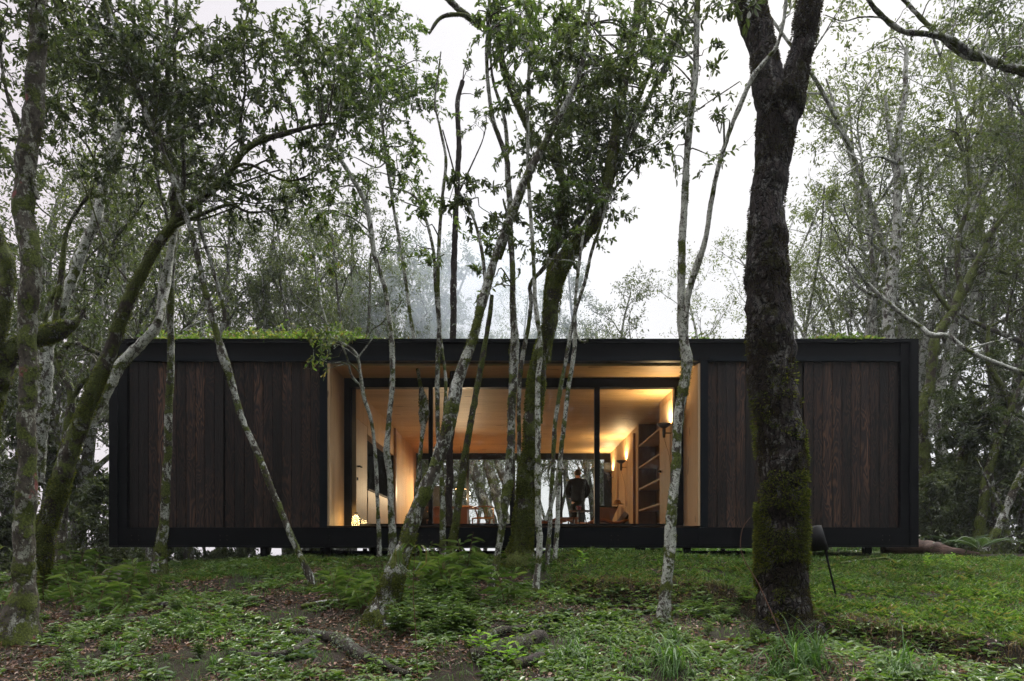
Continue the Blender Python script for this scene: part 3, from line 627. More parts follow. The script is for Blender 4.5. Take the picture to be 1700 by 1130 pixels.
# ------------------------------------------------ trees in front of the house
def parse(s, Y0, Y1):
    q = [tuple(float(a) for a in e.split(',')) for e in s.split()]
    n = len(q); return [(P(a[0], a[1], Y0+(Y1-Y0)*i/(n-1)), a[2]/2/F*(Y0+(Y1-Y0)*i/(n-1))) for i, a in enumerate(q)]
def surf_tufts(mb, pts, rad, dens, L, seed, cover=.5, up=None, W=.35, droop=.3, lim=(0, 1), z1=99):
    """small tufts on the surface of a trunk, in patches"""
    rs = np.random.default_rng(seed); seg = np.linalg.norm(np.diff(pts, axis=0), axis=1); area = seg*2*np.pi*(rad[:-1]+rad[1:])/2
    n = int(area.sum()*dens); 
    if n < 5: return
    i = rs.choice(len(seg), n, p=area/area.sum()); t = rs.random(n)[:, None]
    c = pts[i]*(1-t)+pts[i+1]*t; r = (rad[i]*(1-t[:, 0])+rad[i+1]*t[:, 0]); T = unit(pts[i+1]-pts[i])
    D = rs.normal(size=(n, 3)); D -= T*(D*T).sum(1)[:, None]; D = unit(D)
    q = c+D*(r*1.0)[:, None]
    fr = (i+t[:, 0])/len(seg)
    # patches by noise of the place
    f = np.array([noise.noise(Vector(a)*2.6+Vector((seed, 0, 0)))+.5*noise.noise(Vector(a)*9) for a in q])
    k = (f > (.5-cover)*1.3) & (fr >= lim[0]) & (fr <= lim[1]) & (q[:, 2] < z1+.45*rs.normal(size=n))
    q, D, T = q[k], D[k], T[k]; m = len(q)
    # cushions: tufts stand further out where the patch is thick
    q = q+D*(np.clip(f[k], 0, .6)*np.minimum(L, .12*r[k]))[:, None]
    if m == 0: return
    dd = unit(D+.8*rs.normal(size=(m, 3))*.6+np.array([0, 0, -droop]))
    ll = np.minimum(L, .20*r[k]+.004)*rs.uniform(.5, 1.5, m)
    leaves(mb, q-D*.004, dd, rs.normal(size=(m, 3)), ll, ll*W, .2)
def crown(wood, lf, blobs, paths, rs, llen, per=26, lw=.36, droop=.25, twr=.004, spread=.5):
    """blobs: (centre, radius, leaf count): a limb from the nearest lower bit of the trunk, twigs in the clump, leaves along them"""
    allp = np.vstack([p for p, r in paths]); allr = np.concatenate([r for p, r in paths])
    Ps, Ds, Ns = [], [], []
    for c, rad, n in blobs:
        c = np.array(c); d = allp-c; dist = np.linalg.norm(d, axis=1)+np.where(allp[:, 2] > c[2], 1.5, 0)*np.abs(d[:, 2])
        j = int(np.argmin(dist)); a = allp[j]; L = np.linalg.norm(c-a)
        if L > .05:
            m1 = a*.65+c*.35+rs.normal(size=3)*L*.10+np.array([0, 0, .12*L]); m2 = a*.3+c*.7+rs.normal(size=3)*L*.08+np.array([0, 0, .08*L])
            r0 = min(allr[j]*.6, .006+.010*L); p, r = catmull([(Vector(a), r0), (Vector(m1), r0*.8), (Vector(m2), r0*.6), (Vector(c), twr)], max(.06, L/14))
            wood.tube(p, r, 5, cap=False)
        nt_ = max(2, n//per)
        for k in range(nt_):
            o = c+rs.normal(size=3)*rad*.28; dr = unit((rs.normal(size=3)+unit(c-a)*.5)[None])[0]
            ln = rad*rs.uniform(.5, 1.15); e = o+dr*ln+np.array([0, 0, -droop*ln*rs.random()]); mid = (o+e)/2+rs.normal(size=3)*ln*.12
            base = c if rs.random() < .6 else o
            p, r = catmull([(Vector(base), twr*.8), (Vector(mid), twr*.6), (Vector(e), twr*.3)], ln/5)
            wood.tube(p, r, 3, cap=False)
            m = max(3, n//nt_); tt = rs.uniform(.15, 1.0, m)*(len(p)-1.001); i = tt.astype(int); f = (tt-i)[:, None]
            q = p[i]*(1-f)+p[np.minimum(i+1, len(p)-1)]*f
            td = unit(p[-1:]-p[:1]); dd = unit(rs.normal(size=(m, 3))*.9+td*.9+np.array([0, 0, -.25]))
            Ps.append(q+rs.normal(size=(m, 3))*.012); Ds.append(dd); Ns.append(rs.normal(size=(m, 3))*.5+np.array([0, 0, 1]))
    if Ps:
        Ps, Ds, Ns = np.vstack(Ps), np.vstack(Ds), np.vstack(Ns); ll = .92*llen*rs.uniform(.6, 1.3, len(Ps))
        leaves(lf, Ps, Ds, Ns, ll, ll*lw*1.04, .18)
def ell(cx, cy, rx, ry, nb, n, Y, rad=38, dy=.5, rs=None):
    """nb clumps of n leaves spread in an ellipse of the view at distance Y"""
    o = []
    for _ in range(nb):
        a = rs.uniform(0, 2*np.pi); q = math.sqrt(rs.random()); y = Y+rs.uniform(-dy, dy)
        o.append((P(cx+rx*q*math.cos(a), cy+ry*q*math.sin(a), y), 1.5*rad*rs.uniform(.6, 1.3)/F*y, int(1.25*n*rs.uniform(.6, 1.4)))); 
    return o
TREEN = 0
def tree(name, label, bk, stems, crowns=(), llen=.085, leaf='leaf_dark', moss=0, mossL=.03, mossC=.5, mosslim=(0, 1), mossmat='moss', Y=None, group=None, nz=.16, lichen=0, lw=.36, mz=99):
    """stems: (spec, Y0, Y1, root_it) in pixels of the photograph and metres away"""
    global TREEN; TREEN += 1; rs = np.random.default_rng(100+TREEN); wood = MB(); paths = []
    org = None
    for k, (s, Y0, Y1) in enumerate(stems):
        q = parse(s, Y0, Y1)
        if k == 0:
            v, r = q[0]; org = (v.x, v.y, ground(v.x, v.y)); 
            if v.z < org[2]+.6 and v.z > org[2]-.5:
                d = (q[0][0]-q[1][0]); q = [(Vector((v.x+d.x*.03, v.y, org[2]-.12)), r*1.45), (Vector((v.x, v.y, org[2]+.07)), r*1.15)]+q[1:]
        q = [(v, max(a-(1.3*min(mossL, .16*a+.004) if moss else .6*min(.011, .16*a+.004)), a*.7)) for v, a in q]
        rr = max(a[1] for a in q); p, r = catmull(q, max(.02, min(.04, rr*.5)))
        # small crookedness
        for i in range(len(p)):
            w_ = noise.noise_vector(Vector(p[i])*1.7+Vector((TREEN*3.1, 0, k))); f_ = min(1, i/12)
            p[i] += np.array(w_)*min(.035, r[i]*.5)*f_
            r[i] *= 1+.10*noise.noise(Vector(p[i])*5.3+Vector((0, TREEN, 0)))
        kk = 26 if rr > .12 else 14 if rr > .03 else 8
        wood.tube(p, r, kk, nz*1.3, 5.5 if rr > .12 else 13, True, TREEN*7.3); paths.append((p, r))
    root = empty(name, org, label, 'tree', group)
    lf = MB(); bl = []
    for e in crowns:
        bl += ell(*e[:6], e[6] if len(e) > 6 else stems[0][1], e[7] if len(e) > 7 else 38, e[8] if len(e) > 8 else .5, rs)
    if bl: crown(wood, lf, bl, paths, rs, llen, lw=lw)
    wood.build('trunk', M[bk], root, True)
    if bl: lf.build('crown', M[leaf], root)
    if moss:
        mb = MB()
        for k, (p, r) in enumerate(paths): surf_tufts(mb, p, r*1.0, moss*2.1, mossL, TREEN*10+k, mossC, lim=mosslim if k == 0 else (0, 1), W=.3, z1=mz)
        if mb.n: mb.build('moss_clumps', M[mossmat], root)
    if lichen:
        mb = MB()
        for k, (p, r) in enumerate(paths): surf_tufts(mb, p, r*1.0, lichen, .011, TREEN*10+k+500, .36, W=.8, droop=0)
        if mb.n: mb.build('lichen_clumps', M['lichen'], root)
    return root
def B(px, py): return hit(px, py)
yA = B(35, 1065)
tree('lichened_tree', 'straight grey trunk with red and white lichen patches at the picture edge, mossy foot', 'bark_red',
  [('33,1065,62 36,980,46 40,860,42 44,700,36 42,560,38 46,430,40 38,330,40 50,240,42 62,130,36 66,0,32 70,-120,30', yA, yA), ('62,330,10 40,240,9 8,140,8 -4,0,7', yA, yA-.2)],
  [(20, 60, 110, 110, 16, 90, yA, 45), (110, 30, 70, 60, 8, 80, yA+.3, 40)], .062, 'leaf_dark', moss=1500, mossC=.28, mossL=.022, lichen=700)
yB = 8.4
tree('mossy_leaning_tree', 'thick mossy trunk leaning right, forking high above the cabin corner', 'bark_mossy',
  [('48,990,45.4 72,900,40.3 106,775,37.0 140,690,33.6 172,610,30.2 205,520,26.9 240,445,23.5 292,368,21.8 340,325,18.5 378,290,15.1 402,255,14.3 430,235,13.4 472,222,11.8 520,208,7.6 560,204,4.2', yB, yB-.4),
   ('292,368,18.5 288,330,16.8 292,300,13.4 262,215,11.8 235,160,8.4 205,90,7.6 180,0,6.7', yB, yB), ('300,350,13.4 305,280,10.1 300,200,9.2 290,110,8.4 292,0,7.6', yB, yB+.2),
   ('402,255,10.1 400,200,6.7 408,140,5.9 404,60,5.0 420,-10,4.2', yB-.1, yB-.3), ('225,480,5.0 180,420,4.2 150,330,3.4', yB, yB+.1)],
  [(330, 90, 150, 110, 34, 95, yB, 42), (170, 220, 120, 110, 26, 110, yB+.3, 42), (450, 300, 110, 70, 18, 85, yB-.3, 36), (470, 120, 90, 90, 18, 85, yB-.3, 38), (120, 60, 90, 70, 14, 90, yB, 40)], .075, 'leaf_dark', moss=2600, mossC=.62, mossL=.03)
yC = B(268, 958)
tree('lichened_tree', 'slim upright trunk with grey lichen before the shuttered wing, beside the rock', 'bark_mid',
  [('266,958,30 270,900,22 276,800,18 281,680,16 284,560,15 284,470,16 289,390,16 300,330,14 282,240,11 280,120,10 276,0,9', yC, yC),
   ('289,400,9 262,300,8 255,180,7 262,60,6', yC, yC+.2)],
  [(270, 130, 90, 120, 20, 85, yC, 40), (330, 260, 60, 60, 8, 70, yC, 34)], .07, 'leaf_dark', moss=1500, mossC=.35, mossL=.02, lichen=400)
tree('pale_leaning_tree', 'pale lichened stem branching off the mossy trunk, crossing the cabin corner', 'bark_pale',
  [('150,700,20 182,640,26 205,600,24 240,565,22 264,532,20 272,470,17 284,410,15 294,360,12 288,260,9', yB+.1, yC), ('264,532,12 280,470,9 288,400,8', yB+.1, yC)], (), moss=900, mossC=.3)
yD = B(518, 978)
tree('leaning_tree', 'long thin trunk leaning left across the planked shutters, mossy bulge near the roof', 'bark_mid',
  [('519,978,18 505,935,15 480,880,14 452,815,14 425,745,14 400,690,14 384,630,16 372,592,22 362,560,15 348,510,14 334,455,13 318,390,13 300,330,13 272,260,12 246,195,12 222,130,11 200,70,9 175,0,8', yD, yD-.2),
   ('362,560,11 372,520,10 352,440,9 330,360,9 345,300,8', yD, yD), ('246,195,8 262,120,7 300,40,6', yD, yD)],
  [(230, 60, 130, 80, 26, 90, yD, 40), (350, 190, 90, 70, 14, 80, yD, 38)], .08, 'leaf_dark', moss=1300, mossC=.34, mossL=.02, lichen=500)
tree('slender_tree', 'bare pale trunk bent behind the leaning mossy tree, crossed by sky', 'bark_pale',
  [('60,800,26 72,640,24 84,555,22 110,490,18 140,400,17 160,360,17 178,280,16 196,215,14 202,170,12 205,60,9', 10.5, 10.5), ('196,215,8 230,205,8 262,200,7 300,180,5', 10.5, 10.5)],
  [(190, 120, 110, 90, 16, 100, 10.5, 34)], .075, 'leaf_dark', lichen=500)
tree('mossy_tree', 'stubby mossy trunk with a bent moss-wrapped limb, cut by the picture edge', 'bark_mossy',
  [('-60,960,70 -40,760,60 -20,660,50 15,590,40 50,566,34 88,552,38 112,542,30 128,530,14 140,512,8', 9.0, 9.4), ('-60,960,40 -20,620,34 5,520,30 10,450,30 2,410,26 -30,330,20', 9.0, 9.0), ('88,552,12 100,480,14 112,380,9 150,320,7', 9.4, 9.6)],
  (), moss=2200, mossC=.7, mossL=.03)
tree('twisted_tree', 'grey twisting tree with crooked low limbs left of the cabin corner', 'bark_mossy',
  [('70,935,26 92,860,24 105,760,22 118,660,18 100,600,16 120,570,12 180,590,10 230,560,8', 11.8, 11.8), ('118,660,14 150,620,12 186,610,10 205,650,7', 11.8, 11.9), ('100,600,12 76,540,10 95,480,9 130,440,7', 11.8, 11.6)],
  [(150, 500, 90, 60, 12, 70, 12.0, 30)], .07, 'leaf_dark', moss=1100, mossC=.5, mossL=.025)
tree('lichened_tree', 'short reddish lichened stem rising behind the leaning mossy trunk', 'bark_red',
  [('97,940,20 100,880,18 108,800,17 112,740,15 130,690,12 190,560,8', 10.8, 11.2)], [(150, 600, 60, 60, 7, 70, 11.2, 30)], .065, 'leaf_dark')
# the sapling before the window bay
yE = B(628, 930)
tree('sapling', 'thin lichened sapling with a spray of bright compound leaves at the lintel', 'bark_pale',
  [('630,930,8 628,850,8 624,760,7 616,700,7 604,660,8 598,620,6 594,594,6 585,580,5 560,565,4 540,556,3', yE, yE-.6),
   ('604,645,6 585,625,5 578,600,4 573,585,4 566,570,3', yE, yE-.6), ('594,594,4 612,570,3 628,548,2', yE-.6, yE-.7), ('550,562,3 538,520,3 528,485,3 524,440,3 514,400,2', yE-.6, yE-.6)],
  [(560, 566, 44, 20, 9, 34, yE-.6, 22, .15), (524, 560, 18, 18, 4, 26, yE-.6, 18, .1), (545, 600, 22, 14, 3, 22, yE-.6, 16, .1), (528, 430, 22, 50, 4, 40, yE-.6, 24, .2)], .062, 'leaf_roof', moss=0, lw=.42)
yF_ = B(650, 930)
tree('lichened_tree', 'white-blotched trunk curving up before the first window pane', 'bark_pale',
  [('651,930,18 650,850,15 647,790,14 643,745,15 646,700,12 651,640,12 650,590,13 648,545,12 640,480,11 622,420,12 612,365,12 606,335,11 588,300,10 560,255,10 548,238,9 560,205,8 572,140,7 590,60,6 605,-10,6', yF_, yF_-.3),
   ('548,238,7 530,245,6 505,238,4', yF_, yF_)],
  [(565, 90, 80, 100, 36, 85, yF_-.2, 36), (520, 200, 70, 60, 16, 70, yF_-.2, 32), (560, 330, 50, 40, 7, 50, yF_-.3, 30)], .085, 'leaf_mid', moss=1400, mossC=.4, mossL=.02, lichen=500)
yG_ = B(690, 925)
tree('slender_tree', 'thin lichened stem with one fat moss knot before the first mullion', 'bark_pale',
  [('688,925,10 689,860,9 693,800,9 697,755,10 703,712,11 703,690,22 702,668,20 698,640,10 692,600,9 688,560,9 678,500,8 668,430,8 655,350,7 645,290,7 636,220,7 628,120,6 615,0,6', yG_, yG_)],
  [(640, 110, 62, 105, 34, 85, yG_, 36), (660, 250, 55, 60, 14, 70, yG_, 32), (600, 200, 60, 80, 12, 60, yG_, 34)], .085, 'leaf_mid', moss=2000, mossC=.35, mossL=.02)
yH = B(640, 1030)
tree('mossy_leaning_tree', 'largest mossy trunk leaning right before the window, its foot in herbs', 'bark_mid',
  [('640,1030,66 648,985,52 658,945,46 672,905,36 690,850,32 706,815,31 722,780,31 737,735,29 752,680,30 762,640,27 774,600,24 788,555,21 806,487,21 819,439,20 843,373,20 859,330,19 874,295,19 896,252,17 926,199,15 947,159,12 965,110,9 975,60,7 980,-10,6', yH, yH+.1),
   ('806,470,9 800,420,8 790,373,7 777,341,7 764,322,6 756,300,4', yH+.1, yH+.2), ('830,430,9 845,380,7 835,330,5', yH+.1, yH+.1)],
  [(975, 110, 70, 70, 16, 90, yH+.4, 34), (790, 330, 55, 60, 10, 60, yH+.3, 30), (940, 220, 45, 50, 9, 70, yH+.3, 32)], .07, 'leaf_dark', moss=2400, mossC=.5, mossL=.026, lichen=400)
yI = B(735, 945)
tree('slender_tree', 'twin thin mossy stems beside the dark snapped trunk', 'bark_mid',
  [('736,945,16 735,880,14 734,800,12 727,720,10 726,650,11 729,559,10 728,500,9 728,413,9 734,333,8 740,270,7 732,220,6 722,170,5 728,120,4 732,86,3', yI, yI),
   ('733,760,10 740,650,8 733,572,7 723,484,8 719,413,7 700,345,7 680,320,5 640,310,3', yI, yI+.2)],
  [(700, 330, 50, 45, 6, 45, yI, 26), (690, 420, 40, 50, 5, 40, yI, 26)], .075, 'leaf_mid', moss=2200, mossC=.5, mossL=.018)
yJ = B(744, 925)
tree('snapped_tree', 'dark bare trunk with a snapped-off top against the sky', 'bark_dark',
  [('742,925,20 744,860,18 747,760,16 750,650,16 751,572,15 754,479,15 756,360,13 760,307,13 761,212,12 760,165,11 768,133,10', yJ, yJ),
   ('757,330,5 775,290,4 800,235,3 808,200,2', yJ, yJ), ('758,300,4 745,250,4 735,215,3', yJ, yJ)],
  [(790, 160, 36, 60, 7, 26, yJ, 26)], .085, 'leaf_dark', moss=500, mossC=.15)
yK = B(762, 940)
tree('mossy_leaning_tree', 'second mossy trunk leaning right, just behind the largest leaning one', 'bark_mossy',
  [('748,940,20 756,880,18 764,820,17 772,760,16 780,710,15 789,660,14 798,610,13 804,572,12 814,519,11 817,490,9', yK, yK+.1)], (), moss=2800, mossC=.65, mossL=.022)
yL = B(815, 985)
tree('mossy_tree', 'tall double-stemmed mossy trunk with a white peeled foot', 'bark_mid',
  [('816,985,18 824,930,16 830,895,15 836,850,20 842,800,22 848,740,20 849,690,18 852,640,20 853,590,22 855,560,18 851,500,14 851,439,13 847,380,14 847,333,15 843,290,14 841,265,13 827,226,11 817,194,10 809,133,9 809,66,8 815,-20,8', yL, yL+.2),
   ('843,280,9 840,220,9 835,186,8 819,133,7 814,80,6 812,0,6', yL+.2, yL+.3)],
  [(840, 30, 90, 40, 14, 60, yL, 30), (800, 430, 30, 60, 5, 40, yL, 22)], .08, 'leaf_mid', moss=2200, mossC=.45, mossL=.022, lichen=300)
yM = 9.6
tree('great_mossy_tree', 'thickest green mossy trunk in the middle clump, bending right above the roof', 'bark_mossy',
  [('862,945,60 866,900,48 872,830,40 878,760,36 884,700,36 890,640,36 897,590,32 907,555,30 913,515,33 918,480,35 932,440,36 955,407,34 979,380,30 997,345,25 1010,300,23 1020,240,23 1030,172,22 1045,100,20 1056,40,18 1062,-30,17', yM, yM+.2),
   ('905,600,22 912,500,20 916,430,20 926,373,21 936,312,20 920,265,17 891,234,16 865,186,16 843,133,16 828,80,15 822,0,14', yM+.3, yM+.6), ('835,110,12 827,64,14 793,40,14 753,8,13 725,-20,12', yM+.5, yM+.3),
   ('800,40,8 770,26,9 740,26,9 725,35,8 712,55,6', yM+.3, yM+.2)],
  [(1000, 60, 90, 70, 18, 80, yM, 36), (900, 60, 80, 50, 14, 80, yM, 34), (940, 350, 45, 60, 7, 80, yM, 34)], .085, 'leaf_mid', moss=3000, mossC=.75, mossL=.03)
yN = B(870, 930)
tree('dark_leaning_tree', 'thin dark stem sweeping right through the densest leaves', 'bark_mid',
  [('866,930,12 862,850,11 862,750,10 862,650,10 868,590,11 876,545,10 882,500,10 882,472,10 902,445,10 928,407,12 965,367,12 992,320,12 1018,293,11 1040,244,11 1053,212,10 1077,165,9 1098,119,8 1120,80,7 1150,10,5', yN, yN-.5),
   ('1025,275,7 1056,180,7 1072,138,7 1090,88,6 1114,13,5', yN-.4, yN-.3), ('1005,330,5 1050,280,4 1090,240,3 1140,200,2', yN-.4, yN-.5)],
  [(960, 260, 85, 110, 34, 130, yN-.3, 36), (1010, 180, 80, 80, 26, 120, yN-.4, 34), (930, 380, 60, 55, 12, 100, yN-.2, 32), (1090, 110, 70, 90, 16, 60, yN-.5, 34), (1080, 240, 60, 40, 9, 50, yN-.5, 30)], .07, 'leaf_dark', lw=.42, moss=600, mossC=.2, mossL=.015)
yO = B(892, 985)
tree('pale_slender_tree', 'straight pale lichened pole standing in front of the thickest mossy trunk', 'bark_pale',
  [('890,985,16 893,940,15 895,880,15 893,800,14 893,740,13 892,680,13 894,620,12 896,572,11 888,500,10 884,400,9 878,300,9 876,265,8 876,160,8 883,66,7 896,0,6', yO, yO)],
  [(880, 90, 60, 70, 12, 60, yO, 30), (870, 200, 40, 50, 5, 50, yO, 26)], .075, 'leaf_mid', moss=900, mossC=.2, mossL=.016, lichen=400)
yQ = B(916, 945)
tree('slender_tree', 'thin mossy stem left of two, curving up right of the thickest trunk', 'bark_mid',
  [('908,945,11 912,880,11 916,800,10 920,730,11 928,660,10 938,610,9 944,572,9 955,519,9 971,466,8 984,413,8 995,381,7 1010,330,5', yQ, yQ)], [(1000, 340, 26, 26, 4, 24, yQ, 16)], .085, 'leaf_mid', moss=1500, mossC=.4, mossL=.016)
tree('pale_slender_tree', 'thin white-speckled stem right of two, with a curled twig at the roof edge', 'bark_pale',
  [('921,950,9 925,880,10 928,800,9 934,720,9 942,660,9 950,600,9 955,560,8 956,492,7 965,413,6 975,350,4', yQ+.2, yQ+.2), ('954,530,5 956,550,5 965,567,5 975,566,6 972,560,4', yQ+.2, yQ+.1)], [(930, 420, 30, 40, 3, 30, yQ, 20)], .07, 'leaf_mid', lichen=300)
yR = B(1102, 1035)
tree('forked_tree', 'pale lichened trunk with moss sleeves forking just above the roof', 'bark_pale',
  [('1101,1035,30 1104,985,27 1109,930,26 1113,880,24 1117,820,22 1121,760,22 1126,700,22 1133,650,23 1138,600,25 1133,560,22 1130,510,18 1133,440,18 1134,380,17 1137,300,16 1143,230,16 1151,150,15 1155,80,14 1159,-20,13', yR, yR),
   ('1137,570,14 1142,500,14 1150,462,16 1160,430,15 1172,390,12 1180,340,11 1190,290,11 1210,220,10 1226,178,12 1248,130,11 1275,95,10 1290,75,9 1302,30,8 1306,-20,8', yR, yR-.6),
   ('1170,175,4 1130,200,3 1090,235,3 1050,250,2', yR, yR-.2), ('1228,135,3 1190,160,3 1160,180,2', yR-.4, yR-.3)],
  [(1120, 120, 60, 80, 9, 42, yR, 30), (1190, 190, 60, 26, 4, 18, yR-.3, 24), (1150, 255, 44, 26, 4, 20, yR, 24), (1110, 20, 70, 30, 8, 50, yR, 30)], .07, 'leaf_dark', moss=1700, mossC=.30, mossL=.02, lichen=700)
yS = B(1300, 1052)
tree('great_forked_tree', 'massive dark trunk with furry moss, forking wide near the picture top', 'bark_big',
  [('1302,1056,108 1301,1025,97 1300,1000,90 1300,940,85 1299,860,83 1296,780,82 1293,700,82 1284,640,79 1280,580,78 1276,510,78 1271,450,75 1272,400,68 1275,350,65 1281,300,64 1286,250,65 1291,200,72 1296,165,84', yS, yS),
   ('1290,185,70 1274,130,54 1266,90,52 1256,45,54 1249,0,56 1243,-50,56', yS, yS+.15), ('1300,185,66 1322,120,46 1331,80,45 1336,40,47 1340,0,48 1344,-50,48', yS, yS-.1)],
  (), moss=3600, mossC=.62, mossL=.018, mossmat='moss_dark', nz=.13)
# green moss of the same trunk's lower half
rt = bpy.data.objects['great_forked_tree']; mb = MB()
q = parse('1301,1040,98 1300,940,84 1299,860,82 1296,780,81 1293,700,80 1284,640,77 1279,560,74', yS, yS); p, r = catmull(q, .05)
surf_tufts(mb, p, r*.985, 9000, .030, 77, .47, W=.3, z1=1.1); mb.build('moss_clumps', M['moss'], rt)
# limbs entering the picture from above
tree('overhanging_limb', 'long grey limb reaching in from the upper picture corner with sparse leaves', 'bark_mid',
  [('1760,135,24 1700,118,20 1650,100,18 1610,88,16 1580,68,15 1545,58,13 1500,52,12 1475,35,11 1450,10,10 1430,-20,9', 9.5, 8.8), ('1640,98,14 1600,92,13 1560,60,11 1530,30,10 1490,-10,8', 9.4, 9.6), ('1500,50,5 1470,30,4 1430,28,4 1400,35,3 1370,25,2', 9, 9)],
  [(1560, 30, 80, 36, 7, 26, 9.2, 28), (1660, 60, 60, 50, 7, 30, 9.2, 28)], .065, 'leaf_dark', moss=500, mossC=.2)
tree('overhanging_branch', 'dark leafy branch tip hanging in beside the great forked trunk', 'bark_mid',
  [('1190,-60,6 1205,-20,5 1215,5,3', 5.2, 5.2)], [(1222, 4, 26, 16, 6, 14, 5.2, 20, .1)], .075, 'leaf_dark')
# ------------------------------------------------ trees behind and beside the house, each kind grown once and copied
def grow(seed, H, r0, nl, leafn, llen, leaf, bk, spread=.55, low=.35, crook=.10, lean=0, droop=.2, forks=1, lw=.38):
    rs = np.random.default_rng(seed); wood = MB(); lf = MB(); Ps, Ds = [], []
    def bend(a, d, L, r, r1, n, cr):
        pts = [(Vector(a), r)]; p = np.array(a, float); d = np.array(d, float)
        for k in range(n):
            d = unit((d+rs.normal(size=3)*cr+np.array([0, 0, .04]))[None])[0]; p = p+d*L/n; pts.append((Vector(p), r+(r1-r)*(k+1)/n))
        return pts, d
    def twig(a, d, L, r):
        pts, _ = bend(a, d, L, r, r*.3, 3, .25); p, rr = catmull(pts, L/4); wood.tube(p, rr, 3, cap=False)
        m = int(leafn*rs.uniform(.6, 1.4)); tt = rs.uniform(.1, 1, m)*(len(p)-1.001); i = tt.astype(int)
        Ps.append(p[i]+rs.normal(size=(m, 3))*L*.16); Ds.append(unit(rs.normal(size=(m, 3))+np.array(d)*.6+np.array([0, 0, -.3])))
    def limb(a, d, L, r, lvl):
        pts, de = bend(a, d, L, r, r*.35, 5, .16+crook); p, rr = catmull(pts, max(.08, L/14)); wood.tube(p, rr, 5 if lvl else 7, cap=False)
        m = len(p)
        if lvl >= 1:
            for k in range(6):
                j = int(m*(.3+.7*(k+.5)/6))-1; dd = unit((rs.normal(size=3)+unit((p[min(j+1, m-1)]-p[j-1])[None])[0]*.8+np.array([0, 0, .15-droop]))[None])[0]; twig(p[j], dd, L*rs.uniform(.35, .6), rr[j]*.5)
        else:
            for k in range(5):
                j = int(m*(.3+.7*(k+.5)/5))-1; dd = unit((rs.normal(size=3)*.9+unit((p[min(j+1, m-1)]-p[j-1])[None])[0]*.9+np.array([0, 0, .3]))[None])[0]; limb(p[j], dd, L*rs.uniform(.4, .65), rr[j]*.65, lvl+1)
    stems = []
    for s in range(forks):
        a0 = (0, 0, -.3) if s == 0 else tuple(stems[0][0][int(len(stems[0][0])*.25*s)])
        d0 = unit(np.array([[lean+rs.normal()*.08, rs.normal()*.12, 1.]]))[0] if s == 0 else unit(np.array([[rs.normal()*.5, rs.normal()*.4, 1.]]))[0]
        Hh = H*(1-.2*s); pts, _ = bend(a0, d0, Hh, r0*(1-.3*s), r0*.18, 8, crook); p, rr = catmull(pts, Hh/40)
        if s == 0: rr[:2] *= 1.35
        wood.tube(p, rr, 9, .14, 5, True, seed); stems.append((p, rr))
        for k in range(nl):
            f = low+(1-low)*(k+.5)/nl; j = min(len(p)-2, int(f*len(p))); a = k*2.4+rs.uniform(0, 1)
            dd = unit(np.array([[math.cos(a), math.sin(a), .55+.5*f]]))[0]; limb(p[j], dd, Hh*spread*.42*(1.15-f*.65)*rs.uniform(.7, 1.2), rr[j]*.55, 0)
    Ps = np.vstack(Ps); Ds = np.vstack(Ds); ll = llen*rs.uniform(.6, 1.3, len(Ps))
    leaves(lf, Ps, Ds, rs.normal(size=(len(Ps), 3))*.6+np.array([0, 0, 1]), ll, ll*lw, .15)
    return wood, lf, bk, leaf
KINDS = {
 'dense': [grow(11, 13, .17, 11, 13, .12, 'leaf_far', 'bark_far', .62, .28, .09), grow(12, 14, .19, 12, 13, .12, 'leaf_dark', 'bark_far', .6, .3, .10), grow(13, 12, .16, 11, 13, .12, 'leaf_far', 'bark_mid', .66, .22, .12, forks=2)],
 'airy': [grow(21, 13, .13, 9, 11, .10, 'leaf_far', 'bark_far', .6, .4, .10), grow(22, 14, .14, 10, 10, .10, 'leaf_pale', 'bark_pale', .55, .35, .08, forks=2)],
 'bare': [grow(31, 10, .12, 9, 3, .09, 'leaf_far', 'bark_far', .7, .25, .16, forks=2), grow(32, 9, .10, 9, 4, .09, 'leaf_far', 'bark_far', .75, .2, .18)],
 'shrub': [grow(41, 3.4, .05, 9, 20, .12, 'leaf_dark', 'bark_far', 1.0, .12, .16), grow(42, 2.6, .045, 9, 20, .12, 'leaf_far', 'bark_far', 1.1, .1, .18)],
}
PROTO = {}
def place(kind, i, px, Y, s, label, group, name, rz=None, tilt=0, zoff=0):
    x = (px-CX)/F*Y; g = ground(x, Y)+zoff; rz = random.uniform(0, 6.28) if rz is None else rz
    r = empty(name, (x, Y, g), label, 'shrub' if kind == 'shrub' else 'tree', group); r.rotation_euler = (0, tilt, rz); r.scale = (s, s, s)
    key = (kind, i)
    if key not in PROTO:
        wd, lf, bk, leaf = KINDS[kind][i]; r0 = empty('tmp', (0, 0, 0))
        PROTO[key] = [wd.build('trunk', M[bk], None, True, org=(0, 0, 0)), lf.build('crown', M[leaf], None, org=(0, 0, 0))]
        bpy.data.objects.remove(r0); ch = PROTO[key]
    else:
        ch = []
        for o in PROTO[key]: c_ = o.copy(); C.objects.link(c_); ch.append(c_)
    for c_ in ch: c_.parent = r
    return r
